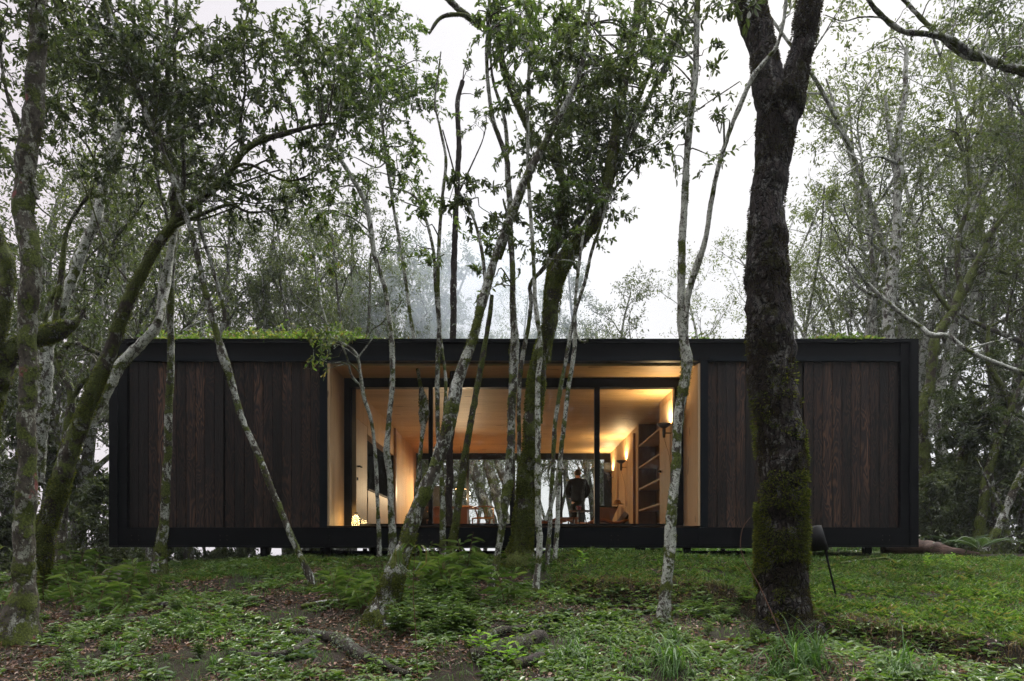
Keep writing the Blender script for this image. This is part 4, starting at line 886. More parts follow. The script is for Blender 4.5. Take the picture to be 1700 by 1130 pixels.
# far forest, by the side of the house where it stands
def row(spec, label, group, name, kinds):
    for (px, Y, s) in spec:
        kd = kinds[int(random.random()*len(kinds))]; i = int(random.random()*len(KINDS[kd])); place(kd, i, px, Y, s, label, group, name)
random.seed(5)
row([(10, 14.5, 1.0), (150, 16.5, 1.05), (230, 21, 1.15), (-50, 20, 1.2), (330, 22, 1.15), (80, 25, 1.3), (290, 29, 1.25), (400, 24.5, 1.0)],
    'dense olive-leaved tree in the woods left of and behind the shuttered wing', 'dense trees left of the cabin', 'forest_tree', ['dense'])
row([(120, 17, .95), (60, 22, 1.05), (200, 18, .9), (260, 25, 1.1), (350, 26, 1.0), (0, 30, 1.2), (430, 30, 1.05)],
    'thin-crowned tree among the dense trees left of the cabin', 'thin-crowned trees left of the cabin', 'slender_forest_tree', ['airy'])
row([(410, 24, 1.15), (455, 27, 1.3), (500, 31, 1.45), (545, 24, .95), (590, 33, 1.35), (650, 38, 1.45), (690, 44, 1.6), (445, 23, 1.11), (500, 26, 1.20), (560, 27, 1.31), (470, 33, 1.46), (610, 29, 1.31), (660, 31, 1.23), (540, 36, 1.54), (620, 40, 1.54), (700, 37, 1.31)],
    'dark bushy tree rising above the roof left of the window bay', 'bushy trees behind the roof', 'forest_tree', ['dense'])
row([(830, 36, 1.2), (880, 52, 1.6), (720, 43, 1.4), (470, 22.5, 0.99), (520, 24, 1.02), (585, 24, 0.97), (640, 26, 0.99), (740, 38, 1.13), (800, 42, 1.28), (860, 40, 1.21), (760, 48, 1.42), (900, 46, 1.21)],
    'hazy thin-crowned tree rising behind the middle of the roof', 'hazy trees behind the roof', 'slender_forest_tree', ['airy'])
row([(1000, 29, .96), (1070, 28, .92), (1035, 36, 1.1), (960, 32, .95)],
    'small leafy tree against the open sky behind the roof, between two trunk clumps', 'small trees behind the roof', 'slender_forest_tree', ['dense'])
row([(1195, 24, 0.99), (1240, 32, 1.28), (1215, 36, 1.36)],
    'crooked thin tree beside the massive trunk, behind the roof', 'crooked trees beside the massive trunk', 'crooked_tree', ['bare', 'airy'])
row([(1370, 24, 0.93), (1420, 27, 1.05), (1330, 28, 1.05), (1455, 30, 1.27)],
    'low leafy tree behind the roof right of the massive trunk', 'low trees behind the right wing', 'slender_forest_tree', ['airy', 'dense'])
row([(1490, 22.5, 1.41), (1560, 22, 1.28), (1620, 24, 1.41), (1700, 22, 1.34), (1530, 29, 1.47), (1660, 30, 1.66), (1740, 27, 1.54), (1590, 34, 1.54)],
    'tall light-crowned tree in the woods right of the cabin', 'tall trees right of the cabin', 'slender_forest_tree', ['airy'])
row([(1640, 18.5, 0.98), (1720, 17, 1.03), (1590, 26, 0.98), (1680, 25, 1.09), (1780, 20, 1.15), (1560, 31, 1.03)],
    'dense olive tree in the woods right of the cabin', 'dense trees right of the cabin', 'forest_tree', ['dense'])
row([(1560, 20, .7), (1650, 21, .75), (1420, 25, .8), (640, 25, .75), (360, 19.5+3, .8), (100, 14, .7), (1700, 15, .6)],
    'bare twisted tree with few leaves in the tangle behind the cabin', 'bare twisted trees', 'crooked_tree', ['bare'])
# trees seen through the house and under it
row([(740, 24, .62), (830, 27, .7), (880, 26, .66), (935, 27, .66), (1000, 25, .6), (775, 30, .8), (1040, 26, .6)],
    'grey lichened tree seen through the rear window of the cabin', 'trees outside the rear window', 'crooked_tree', ['bare', 'airy'])
row([(px, random.uniform(21.5, 27), random.uniform(.8, 1.25)) for px in (240, 300, 360, 430, 500, 560, 620, 1130, 1180, 1260, 1340, 1420, 1480)],
    'dark shrub under the trees directly behind the cabin', 'shrubs behind the cabin', 'shrub', ['shrub'])
row([(px, random.uniform(12.5, 20), random.uniform(.6, 1.2)) for px in (-30, 20, 75, 120, 170, 145)],
    'dark shrub in the undergrowth left of the cabin', 'shrubs left of the cabin', 'shrub', ['shrub'])
row([(px, random.uniform(14, 22), random.uniform(.6, 1.2)) for px in (1550, 1590, 1625, 1660, 1700, 1740, 1570, 1640, 1610, 1690, 1545)],
    'dark shrub in the undergrowth right of the cabin', 'shrubs right of the cabin', 'shrub', ['shrub'])
row([(px, random.uniform(27, 34), random.uniform(1.3, 1.9)) for px in (60, 210, 1540, 1600, 1660, 1720)],
    'tall shrub deep in the woods beyond the cabin', 'deep forest shrubs', 'shrub', ['shrub'])
row([(px, random.uniform(20.5, 24), random.uniform(.6, .95)) for px in range(200, 560, 50)],
    'dark shrub on the slope seen under the left half of the cabin floor', 'shrubs seen under the floor', 'shrub', ['shrub'])
# traced trees right of the house
tree('mossy_forest_tree', 'mossy dark trunk rising at the cabin corner and forking above the roof line', 'bark_mossy',
  [('1538,905,34 1540,840,30 1534,760,26 1530,690,24 1545,620,20 1555,560,20 1580,520,20 1596,490,22 1625,430,16 1650,380,12 1690,330,8', 15.5, 16), ('1596,490,14 1590,400,11 1610,330,9 1605,260,7', 15.8, 16), ('1580,520,12 1550,480,8 1535,440,7', 15.8, 15.8)],
  [(1640, 300, 80, 90, 16, 100, 16, 30), (1600, 220, 70, 70, 12, 90, 16, 28), (1680, 450, 60, 70, 10, 90, 15.5, 28)], .085, 'leaf_pale', moss=700, mossC=.5, mossL=.035)
tree('pale_forest_tree', 'pale straight tree with peeling bark rising behind the right wing of the roof', 'bark_pale',
  [('1470,700,18 1478,600,18 1474,540,18 1478,480,19 1488,400,15 1490,330,14 1492,270,14 1490,220,10 1502,150,9 1505,80,7', 21, 21), ('1490,300,8 1475,220,7 1470,160,6', 21, 21), ('1480,495,8 1450,490,7 1420,470,6 1405,440,5', 21, 21), ('1490,270,6 1450,260,4 1400,290,3', 21, 20)],
  [(1480, 130, 80, 70, 14, 60, 21, 24), (1420, 240, 70, 70, 10, 45, 21, 24), (1450, 360, 80, 60, 10, 40, 21, 22)], .10, 'leaf_pale')
tree('arching_tree', 'pale lichened branch with a yellow moss clump arching across beside the cabin corner', 'bark_pale',
  [('1440,470,7 1490,515,9 1525,540,10 1545,556,12 1575,558,10 1605,580,10 1650,600,10 1700,620,12 1760,640,14', 13, 12.2), ('1605,580,5 1640,570,4 1680,560,3', 12.7, 12.5)], (), moss=2400, mossC=.2, mossL=.03)
tree('mossy_forest_tree', 'curving mossy trunk at the picture edge with its fork facing the log', 'bark_mossy',
  [('1622,930,22 1630,850,20 1640,790,18 1662,720,17 1680,680,15 1660,640,13 1640,600,10 1640,540,8', 14.5, 14.8), ('1662,720,12 1690,650,10 1720,600,8', 14.5, 14.5)],
  [(1660, 580, 50, 60, 12, 90, 14.8, 26), (1600, 640, 40, 60, 10, 90, 15, 26)], .085, 'leaf_dark', moss=900, mossC=.5, mossL=.03)
tree('lichened_tree', 'white-blotched trunk leaning right behind the ferns at the picture edge', 'bark_mid',
  [('1636,935,20 1650,890,18 1668,850,16 1685,810,16 1705,760,14 1740,690,10', 12.5, 12.5), ('1668,850,7 1640,800,5 1620,760,4', 12.5, 12.6)], [(1690, 720, 40, 40, 5, 70, 12.5, 26)], .08, 'leaf_dark', moss=700, mossC=.3)
tree('leaning_forest_tree', 'dark crooked trunk leaning right between the log and the ferns', 'bark_mossy',
  [('1568,895,20 1580,850,19 1592,800,17 1600,740,12 1640,735,8 1690,730,6', 15, 15), ('1592,800,9 1610,740,7 1625,690,5', 15, 15)], [(1600, 690, 50, 50, 9, 90, 15.2, 26)], .085, 'leaf_dark', moss=700, mossC=.5)
# trunks leaning behind the rear window
for k, s in enumerate(('830,905,20 800,820,18 770,720,16 745,640,12', '850,905,22 825,820,18 795,720,16 770,640,12', '880,905,14 850,830,13 815,740,12 780,650,9')):
    tree('leaning_grey_tree', 'pale leaning trunk seen through the window above the dining table', 'bark_far', [(s, 22, 22.5)], (), group='leaning trunks outside the rear window')
# ------------------------------------------------ rock, log, garden lamp, fallen wood
def lump(name, c, size, m, label, cat, seed, k=4, parent=None):
    bm = bmesh.new(); bmesh.ops.create_icosphere(bm, subdivisions=k, radius=1)
    for v in bm.verts:
        n_ = v.co.normalized(); d = 1+.30*noise.noise(n_*1.4+Vector((seed, 0, 0)))+.12*noise.noise(n_*4+Vector((0, seed, 0)))+.04*noise.noise(n_*12)
        v.co = Vector((n_.x*size[0]*d, n_.y*size[1]*d, n_.z*size[2]*d))
    me = bpy.data.meshes.new(name); bm.to_mesh(me); bm.free(); me.polygons.foreach_set('use_smooth', [True]*len(me.polygons))
    o = linkmesh(name, me, m); o.location = c; return tag(o, label, cat)
yr = B(195, 975); xr = (192-CX)/F*yr
lump('rock', (xr, yr+.15, ground(xr, yr)+.06), (.27, .25, .20), M['rock'], 'rounded mossy rock in the undergrowth beside the slim upright trunk', 'rock', 3)
yl = 11.6; p0 = P(1500, 915, yl); p1 = P(1632, 925, yl-.5)
pts = [(Vector((p0.x-.3, yl+.1, ground(p0.x, yl)+.14)), .13), (Vector((p0.x+.3, yl, ground(p0.x, yl)+.13)), .14), (Vector((p1.x-.5, yl-.3, ground(p1.x, yl)+.07)), .12), (Vector((p1.x, yl-.4, ground(p1.x, yl-.4)+.02)), .05)]
pl, rl = catmull(pts, .06); b = MB(); b.tube(pl, rl*.85, 22, .38, 7, True, 5)
tag(b.build('fallen_log', M['logwood'], smooth=True, org=tuple(p0)), 'barkless reddish log lying at the foot of the cabin corner', 'log').location = p0
yg = B(1392, 992); xg = (1392-CX)/F*yg; gz = ground(xg, yg)
gl_ = empty('garden_lamp', (xg, yg, gz), 'black garden lamp with tapered shade on a tilted pole in the lawn', 'garden lamp')
top = P(1374, 930, yg); MB().tube([(xg, yg, gz-.1), tuple(top), tuple(P(1368, 905, yg))], .011, 10).build('pole', M['black'], gl_, True)
ax = (Vector((xg, yg, gz))-top).normalized(); q_ = Vector((0, 0, -1)).rotation_difference(ax).to_matrix()
c0 = P(1357, 893, yg); sh = [(.055, .135), (.10, -.135), (.094, -.135), (.050, .128)]
tl = Matrix.Rotation(R(7), 3, 'Y').inverted()
MB().lathe([(0, .132)]+sh[:1]+sh[1:2]+sh[2:3]+sh[3:]+[(0, .126)], tuple(c0), 32, tuple(map(tuple, tl))).build('lamp_shade', M['black'], gl_, True)
MB().tube([tuple(P(1374, 928, yg)), tuple(P(1372, 900, yg)), tuple(c0+Vector((0, 0, .1)))], .008, 8).build('bracket', M['black'], gl_, True)
def fallen(spec, w0, label, mt='bark_dead', lich=1800, lift=.03, name='fallen_branch'):
    pp = []
    for e in spec.split():
        a = [float(v) for v in e.split(',')]; y = hit(a[0], a[1]); x = (a[0]-CX)/F*y; pp.append((Vector((x, y, ground(x, y)+lift+(a[3] if len(a) > 3 else 0))), a[2]/2/F*y))
    p, r = catmull(pp, .03); b = MB(); b.tube(p, r, 12, .3, 12, True, len(label)); o = empty(name, tuple(p[0]), label, 'branch')
    b.build('wood', M[mt], o, True)
    if lich:
        b = MB(); surf_tufts(b, p, r, lich*2, .016, len(label)*3, .62, W=.8, droop=0); 
        if b.n: b.build('lichen_clumps', M['lichen'], o)
fallen('480,1056,16 520,1060,18 560,1070,24 590,1088,22 625,1106,16 680,1128,9', 1, 'thick fallen branch covered in grey lichen, below the leaning mossy foot', lich=1800)
fallen('380,1085,10 430,1095,12 480,1088,12 520,1068,14', 1, 'dark thin branch joining the lichen-covered fallen branch', lich=500)
fallen('780,1098,24 830,1090,30 870,1076,32 900,1066,34', 1, 'broken log end with lichen bark beside the yellow-green seedlings', lich=1500)
fallen('850,1112,22 880,1105,22 900,1096,16', 1, 'short dark stub lying under the broken log', 'bark_dark', 0)
fallen('775,1078,12 820,1058,16 860,1050,12 925,1048,8', 1, 'thin dead stick behind the broken log', 'bark_dead', 900)
fallen('500,1012,7 540,1004,8 590,1000,5', 1, 'pale stick on the ground right of the thin leaning trunk', 'bark_pale', 0)
fallen('240,1012,7 280,1008,10 330,1018,6', 1, 'dark curved stick on bare soil left of the leaning trunk', 'bark_dark', 0)
fallen('1395,938,4 1430,934,5 1470,930,4 1486,937,3', 1, 'small curved twig lying on the lawn', 'bark_mid', 0, name='fallen_twig')
# bent dry stem before the massive trunk
yb = hit(1335, 1125); st = [P(1338, 1135, yb), P(1300, 1060, yb), P(1262, 975, yb+.1), P(1232, 920, yb+.15), P(1232, 880, yb+.15), P(1246, 858, yb+.15)]
b = MB(); b.tube(*catmull([(v, .006-.0008*i) for i, v in enumerate(st)], .03), 6); tag(b.build('dry_stem', M['dry'], smooth=True, org=tuple(st[0])), 'bent dry brown stem leaning across the foot of the massive trunk', 'stem').location = st[0]
# ------------------------------------------------ ground cover
def scatter(n, fx, fy, seed):
    """points in view on the ground, density per area; fx: x-limits by pixel, fy: y range"""
    rs = np.random.default_rng(seed); y = fy[0]+(fy[1]-fy[0])*np.sqrt(rs.random(n)) if fy[0] < 1 else np.sqrt(rs.uniform(fy[0]**2, fy[1]**2, n))
    x = (rs.uniform(fx[0], fx[1], n)-CX)/F*y; return x, y, rs
def gz_(x, y): return np.array([ground(a, b) for a, b in zip(x, y)])
def YE(x): return np.interp(x, [-20, .3, .76, 2.4, 2.7, 3.4, 4.2, 6, 9, 20], [9, 8.6, 8.1, 7.8, 7.0, 6.5, 5.7, 4.8, 4.2, 3.5])
nf = lambda x, y, s, o: np.array([noise.noise(Vector((a*s+o, b*s, o))) for a, b in zip(x, y)])
# lawn
x, y, rs = scatter(46000, (-150, 1900), (4.4, 10.75), 1); ye = YE(x)
lawn = np.where(x > .5, y > ye-.03, (y > 8.9-.25*np.minimum(0, x+1.5)*0+.25*np.sin(x*1.7)) & (x > -5.6)); dens = nf(x, y, 1.6, 2)
k = lawn & (dens > -.55); x, y = x[k], y[k]; z = gz_(x, y); b = MB(); n = len(x)
a0 = rs.uniform(0, 6.28, n); hh_ = .75+.8*np.clip(nf(x, y, 2.5, 8), -.4, 1)+.5*nf(x, y, 9, 3)
for j in range(6):
    az = a0+j*2.4+rs.normal(size=n)*.4; D = np.stack([np.cos(az), np.sin(az), rs.uniform(.05, 1.5, n)], 1); ll = rs.uniform(.035, .10, n)*hh_
    leaves(b, np.stack([x, y, z+rs.uniform(-.004, .012, n)], 1)+rs.normal(size=(n, 3))*np.array([.008, .008, 0]), D, rs.normal(size=(n, 3))*.25+np.array([0, 0, 1.]), ll, ll*rs.uniform(.12, .22, n), .35)
tag(b.build('lawn_grass', M['grass']), 'short bright green lawn on the raised bank before the cabin', 'grass', kind='stuff')
x, y, rs = scatter(15000, (850, 1900), (4.4, 10.7), 33); k = (x > .4) & (y > YE(x)-.12) & (nf(x, y, 1.8, 9) > -.1); x, y = x[k], y[k]; z = gz_(x, y); b = MB()
blades(b, np.stack([x, y, z], 1), rs.uniform(.04, .13, len(x)), rs.uniform(.006, .012, len(x)), rs.uniform(.3, 1.5, len(x)), 3)
tag(b.build('lawn_blades', M['longgrass']), 'taller loose blades sticking out of the lawn', 'grass', kind='stuff')
# dead grass and roots hanging over the broken edge of the bank
rs = np.random.default_rng(31); n = 4600; x = rs.uniform(.5, 6.5, n); y = YE(x)+rs.normal(size=n)*.13+.03; k = nf(x, y, 4, 2) > -.2; x, y = x[k], y[k]; n = len(x); z = gz_(x, y); b = MB()
blades(b, np.stack([x, y, z], 1), rs.uniform(.04, .15, n), rs.uniform(.003, .007, n), rs.uniform(.9, 2.3, n), 3, az=rs.normal(-1.57, .9, n))
tag(b.build('dead_grass', M['dry_grass']), 'dead brown grass hanging over the broken edge of the lawn bank', 'grass', kind='stuff')
# grass right of the steps and under the house
x, y, rs = scatter(30000, (200, 1620), (10.75, 15), 2); z = gz_(x, y); b = MB(); blades(b, np.stack([x, y, z], 1), rs.uniform(.03, .09, len(x)), .007, rs.uniform(.3, 1.2, len(x)), 2)
tag(b.build('shade_grass', M['grass']), 'thin grass in the shade under the cabin', 'grass', kind='stuff')
# fallen leaves
x, y, rs = scatter(60000, (-200, 1900), (4.2, 10.0), 3); f = nf(x, y, 1.3, 4)
k = (f > -.25) & ~((x > .8) & (y > YE(x)+.1) & (rs.random(len(x)) > .16)); x, y = x[k], y[k]; z = gz_(x, y); n = len(x); b = MB(); ll = rs.uniform(.018, .062, n)
D = np.stack([rs.normal(size=n), rs.normal(size=n), rs.normal(size=n)*.28], 1); leaves(b, np.stack([x, y, z+.006+rs.random(n)*.014], 1), D, rs.normal(size=(n, 3))*.35+np.array([0, 0, 1]), ll, ll*rs.uniform(.3, .55, n), .2)
tag(b.build('leaf_litter', M['litter']), 'brown fallen leaves scattered over the forest floor', 'leaf litter', kind='stuff')
# low weeds of the forest floor
x, y, rs = scatter(26000, (-200, 1900), (4.2, 10.6), 4); f = nf(x, y, 1.1, 6)+.6*nf(x, y, 3.5, 1)
k = (f > np.where(x < -1.2, .10, -.06)) & ((x < .6) | (y < YE(x)+.05)); x, y = x[k], y[k]; z = gz_(x, y); b = MB(); n = len(x); Ps, Ds = [], []
for q in range(n):
    h = rs.uniform(.015, .09); a0 = rs.uniform(0, 6.28)
    for j in range(5):
        a = a0+j*2.4; Ps.append((x[q], y[q], z[q]+h*(j/5))); Ds.append((math.cos(a), math.sin(a), rs.uniform(.0, .7)))
ll = rs.uniform(.025, .085, len(Ps))*rs.uniform(.7, 1.3, len(Ps)); leaves(b, Ps, Ds, rs.normal(size=(len(Ps), 3))*.2+np.array([0, 0, 1]), ll, ll*.42, .25)
tag(b.build('ground_weeds', M['herb']), 'low leafy weeds covering the shaded forest floor', 'weeds', kind='stuff')
x, y, rs = scatter(26000, (-200, 1900), (4.2, 10.4), 44); f = nf(x, y, 1.4, 16); k = (f > -.05) & ((x < .6) | (y < YE(x)+.05)); x, y = x[k], y[k]; z = gz_(x, y); b = MB(); n = len(x)
blades(b, np.stack([x, y, z-.004], 1), rs.uniform(.04, .17, n), rs.uniform(.003, .007, n), rs.uniform(.3, 1.6, n), 3)
tag(b.build('woodland_grass', M['longgrass']), 'loose thin grass between the weeds of the forest floor', 'grass', kind='stuff')
# twigs on the floor
x, y, rs = scatter(900, (-100, 1800), (4.4, 9.5), 5); z = gz_(x, y); b = MB()
for q in range(len(x)):
    if x[q] > .8 and y[q] > YE(x[q]): continue
    a = rs.uniform(0, 3.14); L = rs.uniform(.05, .3); d = np.array([math.cos(a), math.sin(a), rs.normal()*.12])*L/2; c_ = np.array([x[q], y[q], z[q]+.015])
    b.tube([c_-d, c_+rs.normal(size=3)*.012, c_+d], [.003, .004, .002], 4)
tag(b.build('fallen_twigs', M['dry']), 'small dry twigs strewn on the forest floor', 'twigs', kind='stuff')
# understory leaves far off on both sides: ground cover of the woods
x, y, rs = scatter(26000, (-500, 2200), (10.9, 30), 6); k = (np.abs(x) > 6.6) | (y > 20.5); x, y = x[k], y[k]; z = gz_(x, y); n = len(x); b = MB(); ll = rs.uniform(.05, .13, n)
leaves(b, np.stack([x, y, z+rs.random(n)**2*.5], 1), rs.normal(size=(n, 3)), rs.normal(size=(n, 3))*.4+np.array([0, 0, 1]), ll, ll*.35, .25)
tag(b.build('forest_undergrowth', M['leaf_far']), 'dark undergrowth of the woods around the cabin', 'undergrowth', kind='stuff')
x, y, rs = scatter(14000, (150, 1620), (20.2, 24), 7); z = gz_(x, y); n = len(x); b = MB(); blades(b, np.stack([x, y, z], 1), rs.uniform(.25, .75, n), rs.uniform(.02, .04, n), rs.uniform(.2, 1.3, n), 3)
tag(b.build('tall_grass', M['longgrass']), 'tall grass growing directly behind the cabin', 'grass', kind='stuff')
# ------------------------------------------------ single plants
def herb_mesh(kind, seed):
    rs = np.random.default_rng(seed); b = MB(); st = MB()
    if kind == 'herb':
        for s_ in range(rs.integers(3, 6)):
            a = rs.uniform(0, 6.28); L = rs.uniform(.14, .3); t_ = np.array([math.cos(a)*.35, math.sin(a)*.35, 1.])*L
            st.tube([(0, 0, -.03), tuple(t_*.5+rs.normal(size=3)*.01), tuple(t_)], [.0035, .003, .002], 5)
            m = 12; Ps = [t_*(.2+.8*j/m) for j in range(m)]; Ds = [(math.cos(j*2.4), math.sin(j*2.4), .35) for j in range(m)]; ll = np.linspace(.075, .05, m)*rs.uniform(.8, 1.3)
            leaves(b, Ps, Ds, np.tile([0, 0, 1.], (m, 1)), ll, ll*.34, .3)
    elif kind == 'broad':
        m = 16; az = np.arange(m)*2.4+rs.random(m)*.5; Ds = np.stack([np.cos(az), np.sin(az), rs.uniform(.3, 1.2, m)], 1); ll = rs.uniform(.09, .17, m)
        leaves(b, np.zeros((m, 3)), Ds, np.tile([0, 0, 1.], (m, 1))+rs.normal(size=(m, 3))*.15, ll, ll*.38, .45); st.tube([(0, 0, -.04), (0, 0, .02)], .006, 6)
    elif kind == 'tuft':
        m = 30; blades(b, np.concatenate([rs.normal(size=(m, 2))*.03, np.full((m, 1), -.01)], 1), rs.uniform(.12, .50, m), rs.uniform(.007, .014, m), rs.uniform(.2, 1.7, m), 7, curl=1.6); st.tube([(0, 0, -.04), (0, 0, .015)], .012, 6)
    elif kind == 'bamboo':
        for s_ in range(3):
            a = rs.uniform(0, 6.28); L = rs.uniform(.3, .55); t_ = np.array([math.cos(a)*.3, math.sin(a)*.3, 1.])*L
            st.tube([(0, 0, -.03), tuple(t_*.5), tuple(t_)], [.004, .003, .002], 5); m = 10; Ps = [t_*(.25+.75*j/m) for j in range(m)]
            az = a+rs.normal(size=m)*1.2; Ds = np.stack([np.cos(az), np.sin(az), rs.uniform(-.2, .8, m)], 1); ll = rs.uniform(.14, .26, m); leaves(b, Ps, Ds, np.tile([0, 0, 1.], (m, 1)), ll, ll*.13, .35)
    elif kind == 'fern':
        for s_ in range(9):
            a = s_*.7+rs.random()*.3; L = rs.uniform(.45, .8); pts = [np.array([math.cos(a)*L*t_, math.sin(a)*L*t_, L*(.9*t_-.75*t_*t_)]) for t_ in np.linspace(0, 1, 12)]
            st.tube([tuple(q) for q in pts], np.linspace(.004, .001, 12), 4); Ps, Ds, Ls = [], [], []
            for j in range(46):
                t_ = .12+.88*j/46; q = np.array([math.cos(a)*L*t_, math.sin(a)*L*t_, L*(.9*t_-.75*t_*t_)])
                for s2 in (-1, 1): Ps.append(q); Ds.append((math.cos(a)*.4-s2*math.sin(a), math.sin(a)*.4+s2*math.cos(a), -.1)); Ls.append(.10*math.sin(min(1, t_*1.3+.15)*3.0)+.012)
            leaves(b, Ps, Ds, np.tile([0, 0, 1.], (len(Ps), 1)), np.array(Ls), .014, .1)
    elif kind == 'seedling':
        st.tube([(0, 0, -.03), (.005, 0, .06), (0, .004, .12)], [.003, .0025, .002], 5); m = 9; az = np.arange(m)*2.4; Ds = np.stack([np.cos(az), np.sin(az), rs.uniform(.2, .9, m)], 1)
        Ps = np.stack([np.zeros(m), np.zeros(m), np.linspace(.04, .13, m)], 1); ll = rs.uniform(.045, .075, m); leaves(b, Ps, Ds, np.tile([0, 0, 1.], (m, 1)), ll, ll*.4, .3)
    return b, st
PM = {'herb': 'herb', 'broad': 'herb_blue', 'tuft': 'longgrass', 'bamboo': 'herb', 'fern': 'fern', 'seedling': 'leaf_fresh'}
NM = {'herb': 'leafy_herb', 'broad': 'broadleaf_plant', 'tuft': 'grass_tuft', 'bamboo': 'narrow_leaved_plant', 'fern': 'fern', 'seedling': 'seedling'}
PP = {}
def plant(kind, v, px, py, s, label, group, lift=0):
    y = hit(px, py); x = (px-CX)/F*y; r = empty(NM[kind], (x, y, ground(x, y)+lift), label, 'grass tuft' if kind == 'tuft' else 'plant', group)
    r.rotation_euler = (0, 0, random.uniform(0, 6.28)); r.scale = (s, s, s*random.uniform(.85, 1.15))
    if (kind, v) not in PP:
        b, st = herb_mesh(kind, hash((len(kind), v)) % 1000+v); PP[(kind, v)] = [b.build('blades' if kind == 'tuft' else 'fronds' if kind == 'fern' else 'foliage', M[PM[kind]], None, org=(0, 0, 0)), st.build('stem', M['herb'] if kind != 'bamboo' else M['dry'], None, org=(0, 0, 0))]; ch = PP[(kind, v)]
    else:
        ch = []
        for o in PP[(kind, v)]: c_ = o.copy(); C.objects.link(c_); ch.append(c_)
    for c_ in ch: c_.parent = r
random.seed(9)
def patch(kind, x0, x1, y0, y1, n, s0, s1, label, group):
    for _ in range(n): plant(kind, random.randrange(3), random.uniform(x0, x1), random.uniform(y0, y1), random.uniform(s0, s1), label, group)
patch('herb', 640, 790, 985, 1060, 30, .8, 1.5, 'dark leafy herb crowded at the foot of the largest leaning trunk', 'herbs at the leaning trunk')
patch('bamboo', 690, 860, 945, 1010, 20, .6, 1.15, 'narrow-leaved plant among the middle trunks before the window', 'narrow plants among the middle trunks')
patch('bamboo', 880, 930, 930, 960, 5, .4, .6, 'narrow-leaved plant beside the pale pole', 'narrow plants beside the pale pole')
patch('broad', 870, 960, 1010, 1050, 8, .6, .95, 'blue-green broadleaf plant at the foot of the lawn bank', 'broadleaf plants below the bank')
patch('broad', 960, 1070, 985, 1050, 9, .6, .9, 'broad green rosette between the bank and the forked pale trunk', 'rosettes left of the forked pale trunk')
patch('tuft', 930, 1090, 1060, 1120, 12, .5, .9, 'loose grass tuft between the broken log and the forked pale trunk', 'grass tufts before the bank')
patch('tuft', 1095, 1150, 1065, 1125, 8, .5, 1.1, 'tall bright grass tuft at the foot of the forked pale trunk', 'tall tufts by the forked pale trunk')
patch('tuft', 1285, 1365, 1075, 1130, 9, .5, 1.15, 'tall arching grass tuft before the foot of the massive trunk', 'tall tufts by the massive trunk')
patch('tuft', 1480, 1560, 1100, 1130, 4, .6, .9, 'thin wiry grass tuft under the lawn bank', 'wiry tufts under the bank')
patch('herb', 1120, 1260, 1000, 1100, 14, .4, .75, 'small green herb between the forked pale trunk and the massive trunk', 'herbs between the two trunks')
patch('broad', 1105, 1180, 985, 1040, 7, .6, .85, 'light green broadleaf plant right of the forked pale trunk', 'broadleaf plants right of the forked trunk')
patch('seedling', 780, 860, 1078, 1125, 10, .9, 1.5, 'yellow-green seedling with reddish stem left of the broken log', 'seedlings by the broken log')
patch('bamboo', 60, 260, 960, 1040, 26, .5, 1.0, 'narrow-leaved weed right of the red-lichened trunk', 'narrow weeds by the red-lichened trunk')
patch('herb', 60, 420, 1000, 1120, 22, .5, .95, 'leafy herb in the brown leaf litter below the rock', 'herbs in the leaf litter')
patch('tuft', 80, 420, 985, 1110, 14, .35, .7, 'small grass tuft in the brown leaf litter', 'small tufts in the leaf litter')
patch('bamboo', 540, 640, 960, 1020, 14, .5, .9, 'narrow-leaved weed left of the largest leaning trunk', 'narrow weeds left of the leaning trunk')
patch('broad', 380, 520, 1050, 1120, 6, .6, .9, 'broad pale-veined plant beside the lichen-covered branch', 'broadleaf plants by the fallen branch')
patch('herb', 0, 60, 900, 960, 6, .7, 1.1, 'leafy weed behind the red-lichened trunk', 'weeds behind the red-lichened trunk')
patch('tuft', 330, 520, 930, 965, 12, .35, .6, 'small tuft on the grassy patch below the shutters', 'tufts on the left grassy patch')
yc = hit(694, 1124); cn = empty('cane_plant', (P(694, 1124, yc).x, yc, ground(P(694, 1124, yc).x, yc)), 'tall thin cane with drooping bright leaves in front of the largest leaning trunk', 'plant')
cp = [P(694, 1135, yc), P(690, 1050, yc), P(686, 980, yc), P(688, 930, yc), P(690, 905, yc)]; MB().tube(*catmull([(v, .0045-.0007*i) for i, v in enumerate(cp)], .04), 6).build('stem', M['dry'], cn, True)
b = MB(); blades(b, [tuple(P(688, 915, yc))]*7, np.array([.24, .26, .22, .20, .25, .18, .2]), .034, 2.6, 7, az=np.array([0.1, 3.1, 2.7, -.5, -2.5, 1.2, .5]), curl=1.2); b.build('foliage', M['leaf_roof'], cn)
for px, py, s in ((1322, 1124, 1.5), (1352, 1112, 1.3), (1500, 1120, 1.0), (1118, 1112, 1.45)): plant('tuft', int(s*10) % 3, px, py, s, 'largest long-bladed grass tufts standing at the lower edge of the bank', 'largest grass tufts')
plant('seedling', 0, 968, 948, 1.6, 'bright round-leaved seedling alone on the lawn before the cabin', None)
for px, py, s in ((1590, 918, 1.2), (1625, 922, 1.0), (1565, 914, .9)): plant('fern', 0, px, py, s, 'dull green fern behind the reddish log', 'ferns behind the log', .1)
patch('seedling', 1520, 1600, 928, 945, 8, .7, 1.1, 'small bright weed along the reddish log', 'weeds along the log')
patch('herb', 1410, 1530, 915, 925, 6, .35, .5, 'weed at the cabin edge by the log', 'weeds at the cabin edge')

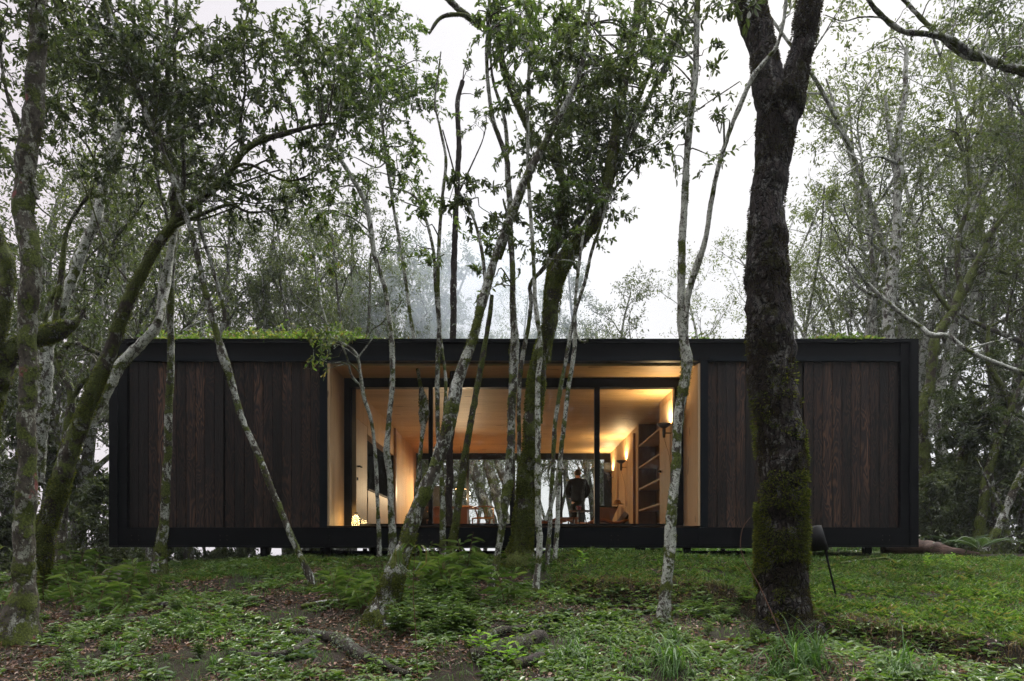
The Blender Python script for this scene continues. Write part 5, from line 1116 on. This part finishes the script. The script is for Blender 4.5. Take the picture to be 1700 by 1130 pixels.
# the woods on the near side, behind where the photograph was taken: they shade and are mirrored in the windows
rs = np.random.default_rng(99); b = MB(); n = 120000
for k in range(70):
    x0 = rs.uniform(-34, 34); y0 = -rs.uniform(7, 24); g = ground(x0, y0); h = rs.uniform(9, 16); q = [(Vector((x0, y0, g-.2)), .16), (Vector((x0+rs.normal()*.5, y0, g+h*.5)), .11), (Vector((x0+rs.normal()*1.2, y0+rs.normal(), g+h)), .03)]
    p, r = catmull(q, .7); b.tube(p, r, 6)
fo = b.build('forest', [M['bark_far'], M['leaf_far']], None, True)
lf = MB(); c_ = np.stack([rs.uniform(-34, 34, n//60), -rs.uniform(7, 22, n//60), rs.uniform(-1, 15, n//60)], 1); q = np.repeat(c_, 60, 0)+rs.normal(size=(len(c_)*60, 3))*np.array([1.0, 1.0, .7])
leaves(lf, q, rs.normal(size=q.shape), rs.normal(size=q.shape), .34, .16)
lo = lf.build('forest_leaves', M['leaf_far'], fo, org=(0, 0, 0))
tag(fo, 'woods on the near side, mirrored in the window glass', 'forest', kind='stuff')

# ------------------------------------------------ air: thin mist round everything, and wood smoke behind the roof
b = MB(); b.box(-150, 150, -40, 160, -16, 24); t = NT('mist'); pv = t.n('ShaderNodeVolumePrincipled'); pv.inputs['Color'].default_value = (.88, .93, 1, 1); pv.inputs['Density'].default_value = .0005; pv.inputs['Anisotropy'].default_value = .3
t.l(pv.outputs[0], t.out.inputs['Volume']); hz = b.build('haze', t.m); tag(hz, 'thin mist in the forest air', 'haze', kind='stuff')

cs = P(790, 500, 25.5); t = NT('wood smoke'); ob = t.obj(); vl = t.n('ShaderNodeVectorMath'); vl.operation = 'LENGTH'; t.l(ob, vl.inputs[0])
fall = t.ramp(vl.outputs['Value'], [(.15, 1.), (1., 0.)]); pz = t.ramp(t.noise(ob, 1.6, 3, .5, .5), [(.35, .15), (.7, 1.)])
pv = t.n('ShaderNodeVolumePrincipled'); pv.inputs['Color'].default_value = (.80, .90, 1, 1); pv.inputs['Anisotropy'].default_value = .2
t.l(t.math('MULTIPLY', t.math('MULTIPLY', fall, pz), .42), pv.inputs['Density']); t.l(pv.outputs[0], t.out.inputs['Volume'])
o = MB().lathe([(0, -1)]+[(math.sin(a), -math.cos(a)) for a in np.linspace(.2, 2.94, 12)]+[(0, 1)], (0, 0, 0), 24).build('smoke', t.m); o.location = cs; o.scale = (5.5, 2.6, 4.2)
tag(o, 'bluish wood smoke drifting behind the roof', 'smoke', kind='stuff')
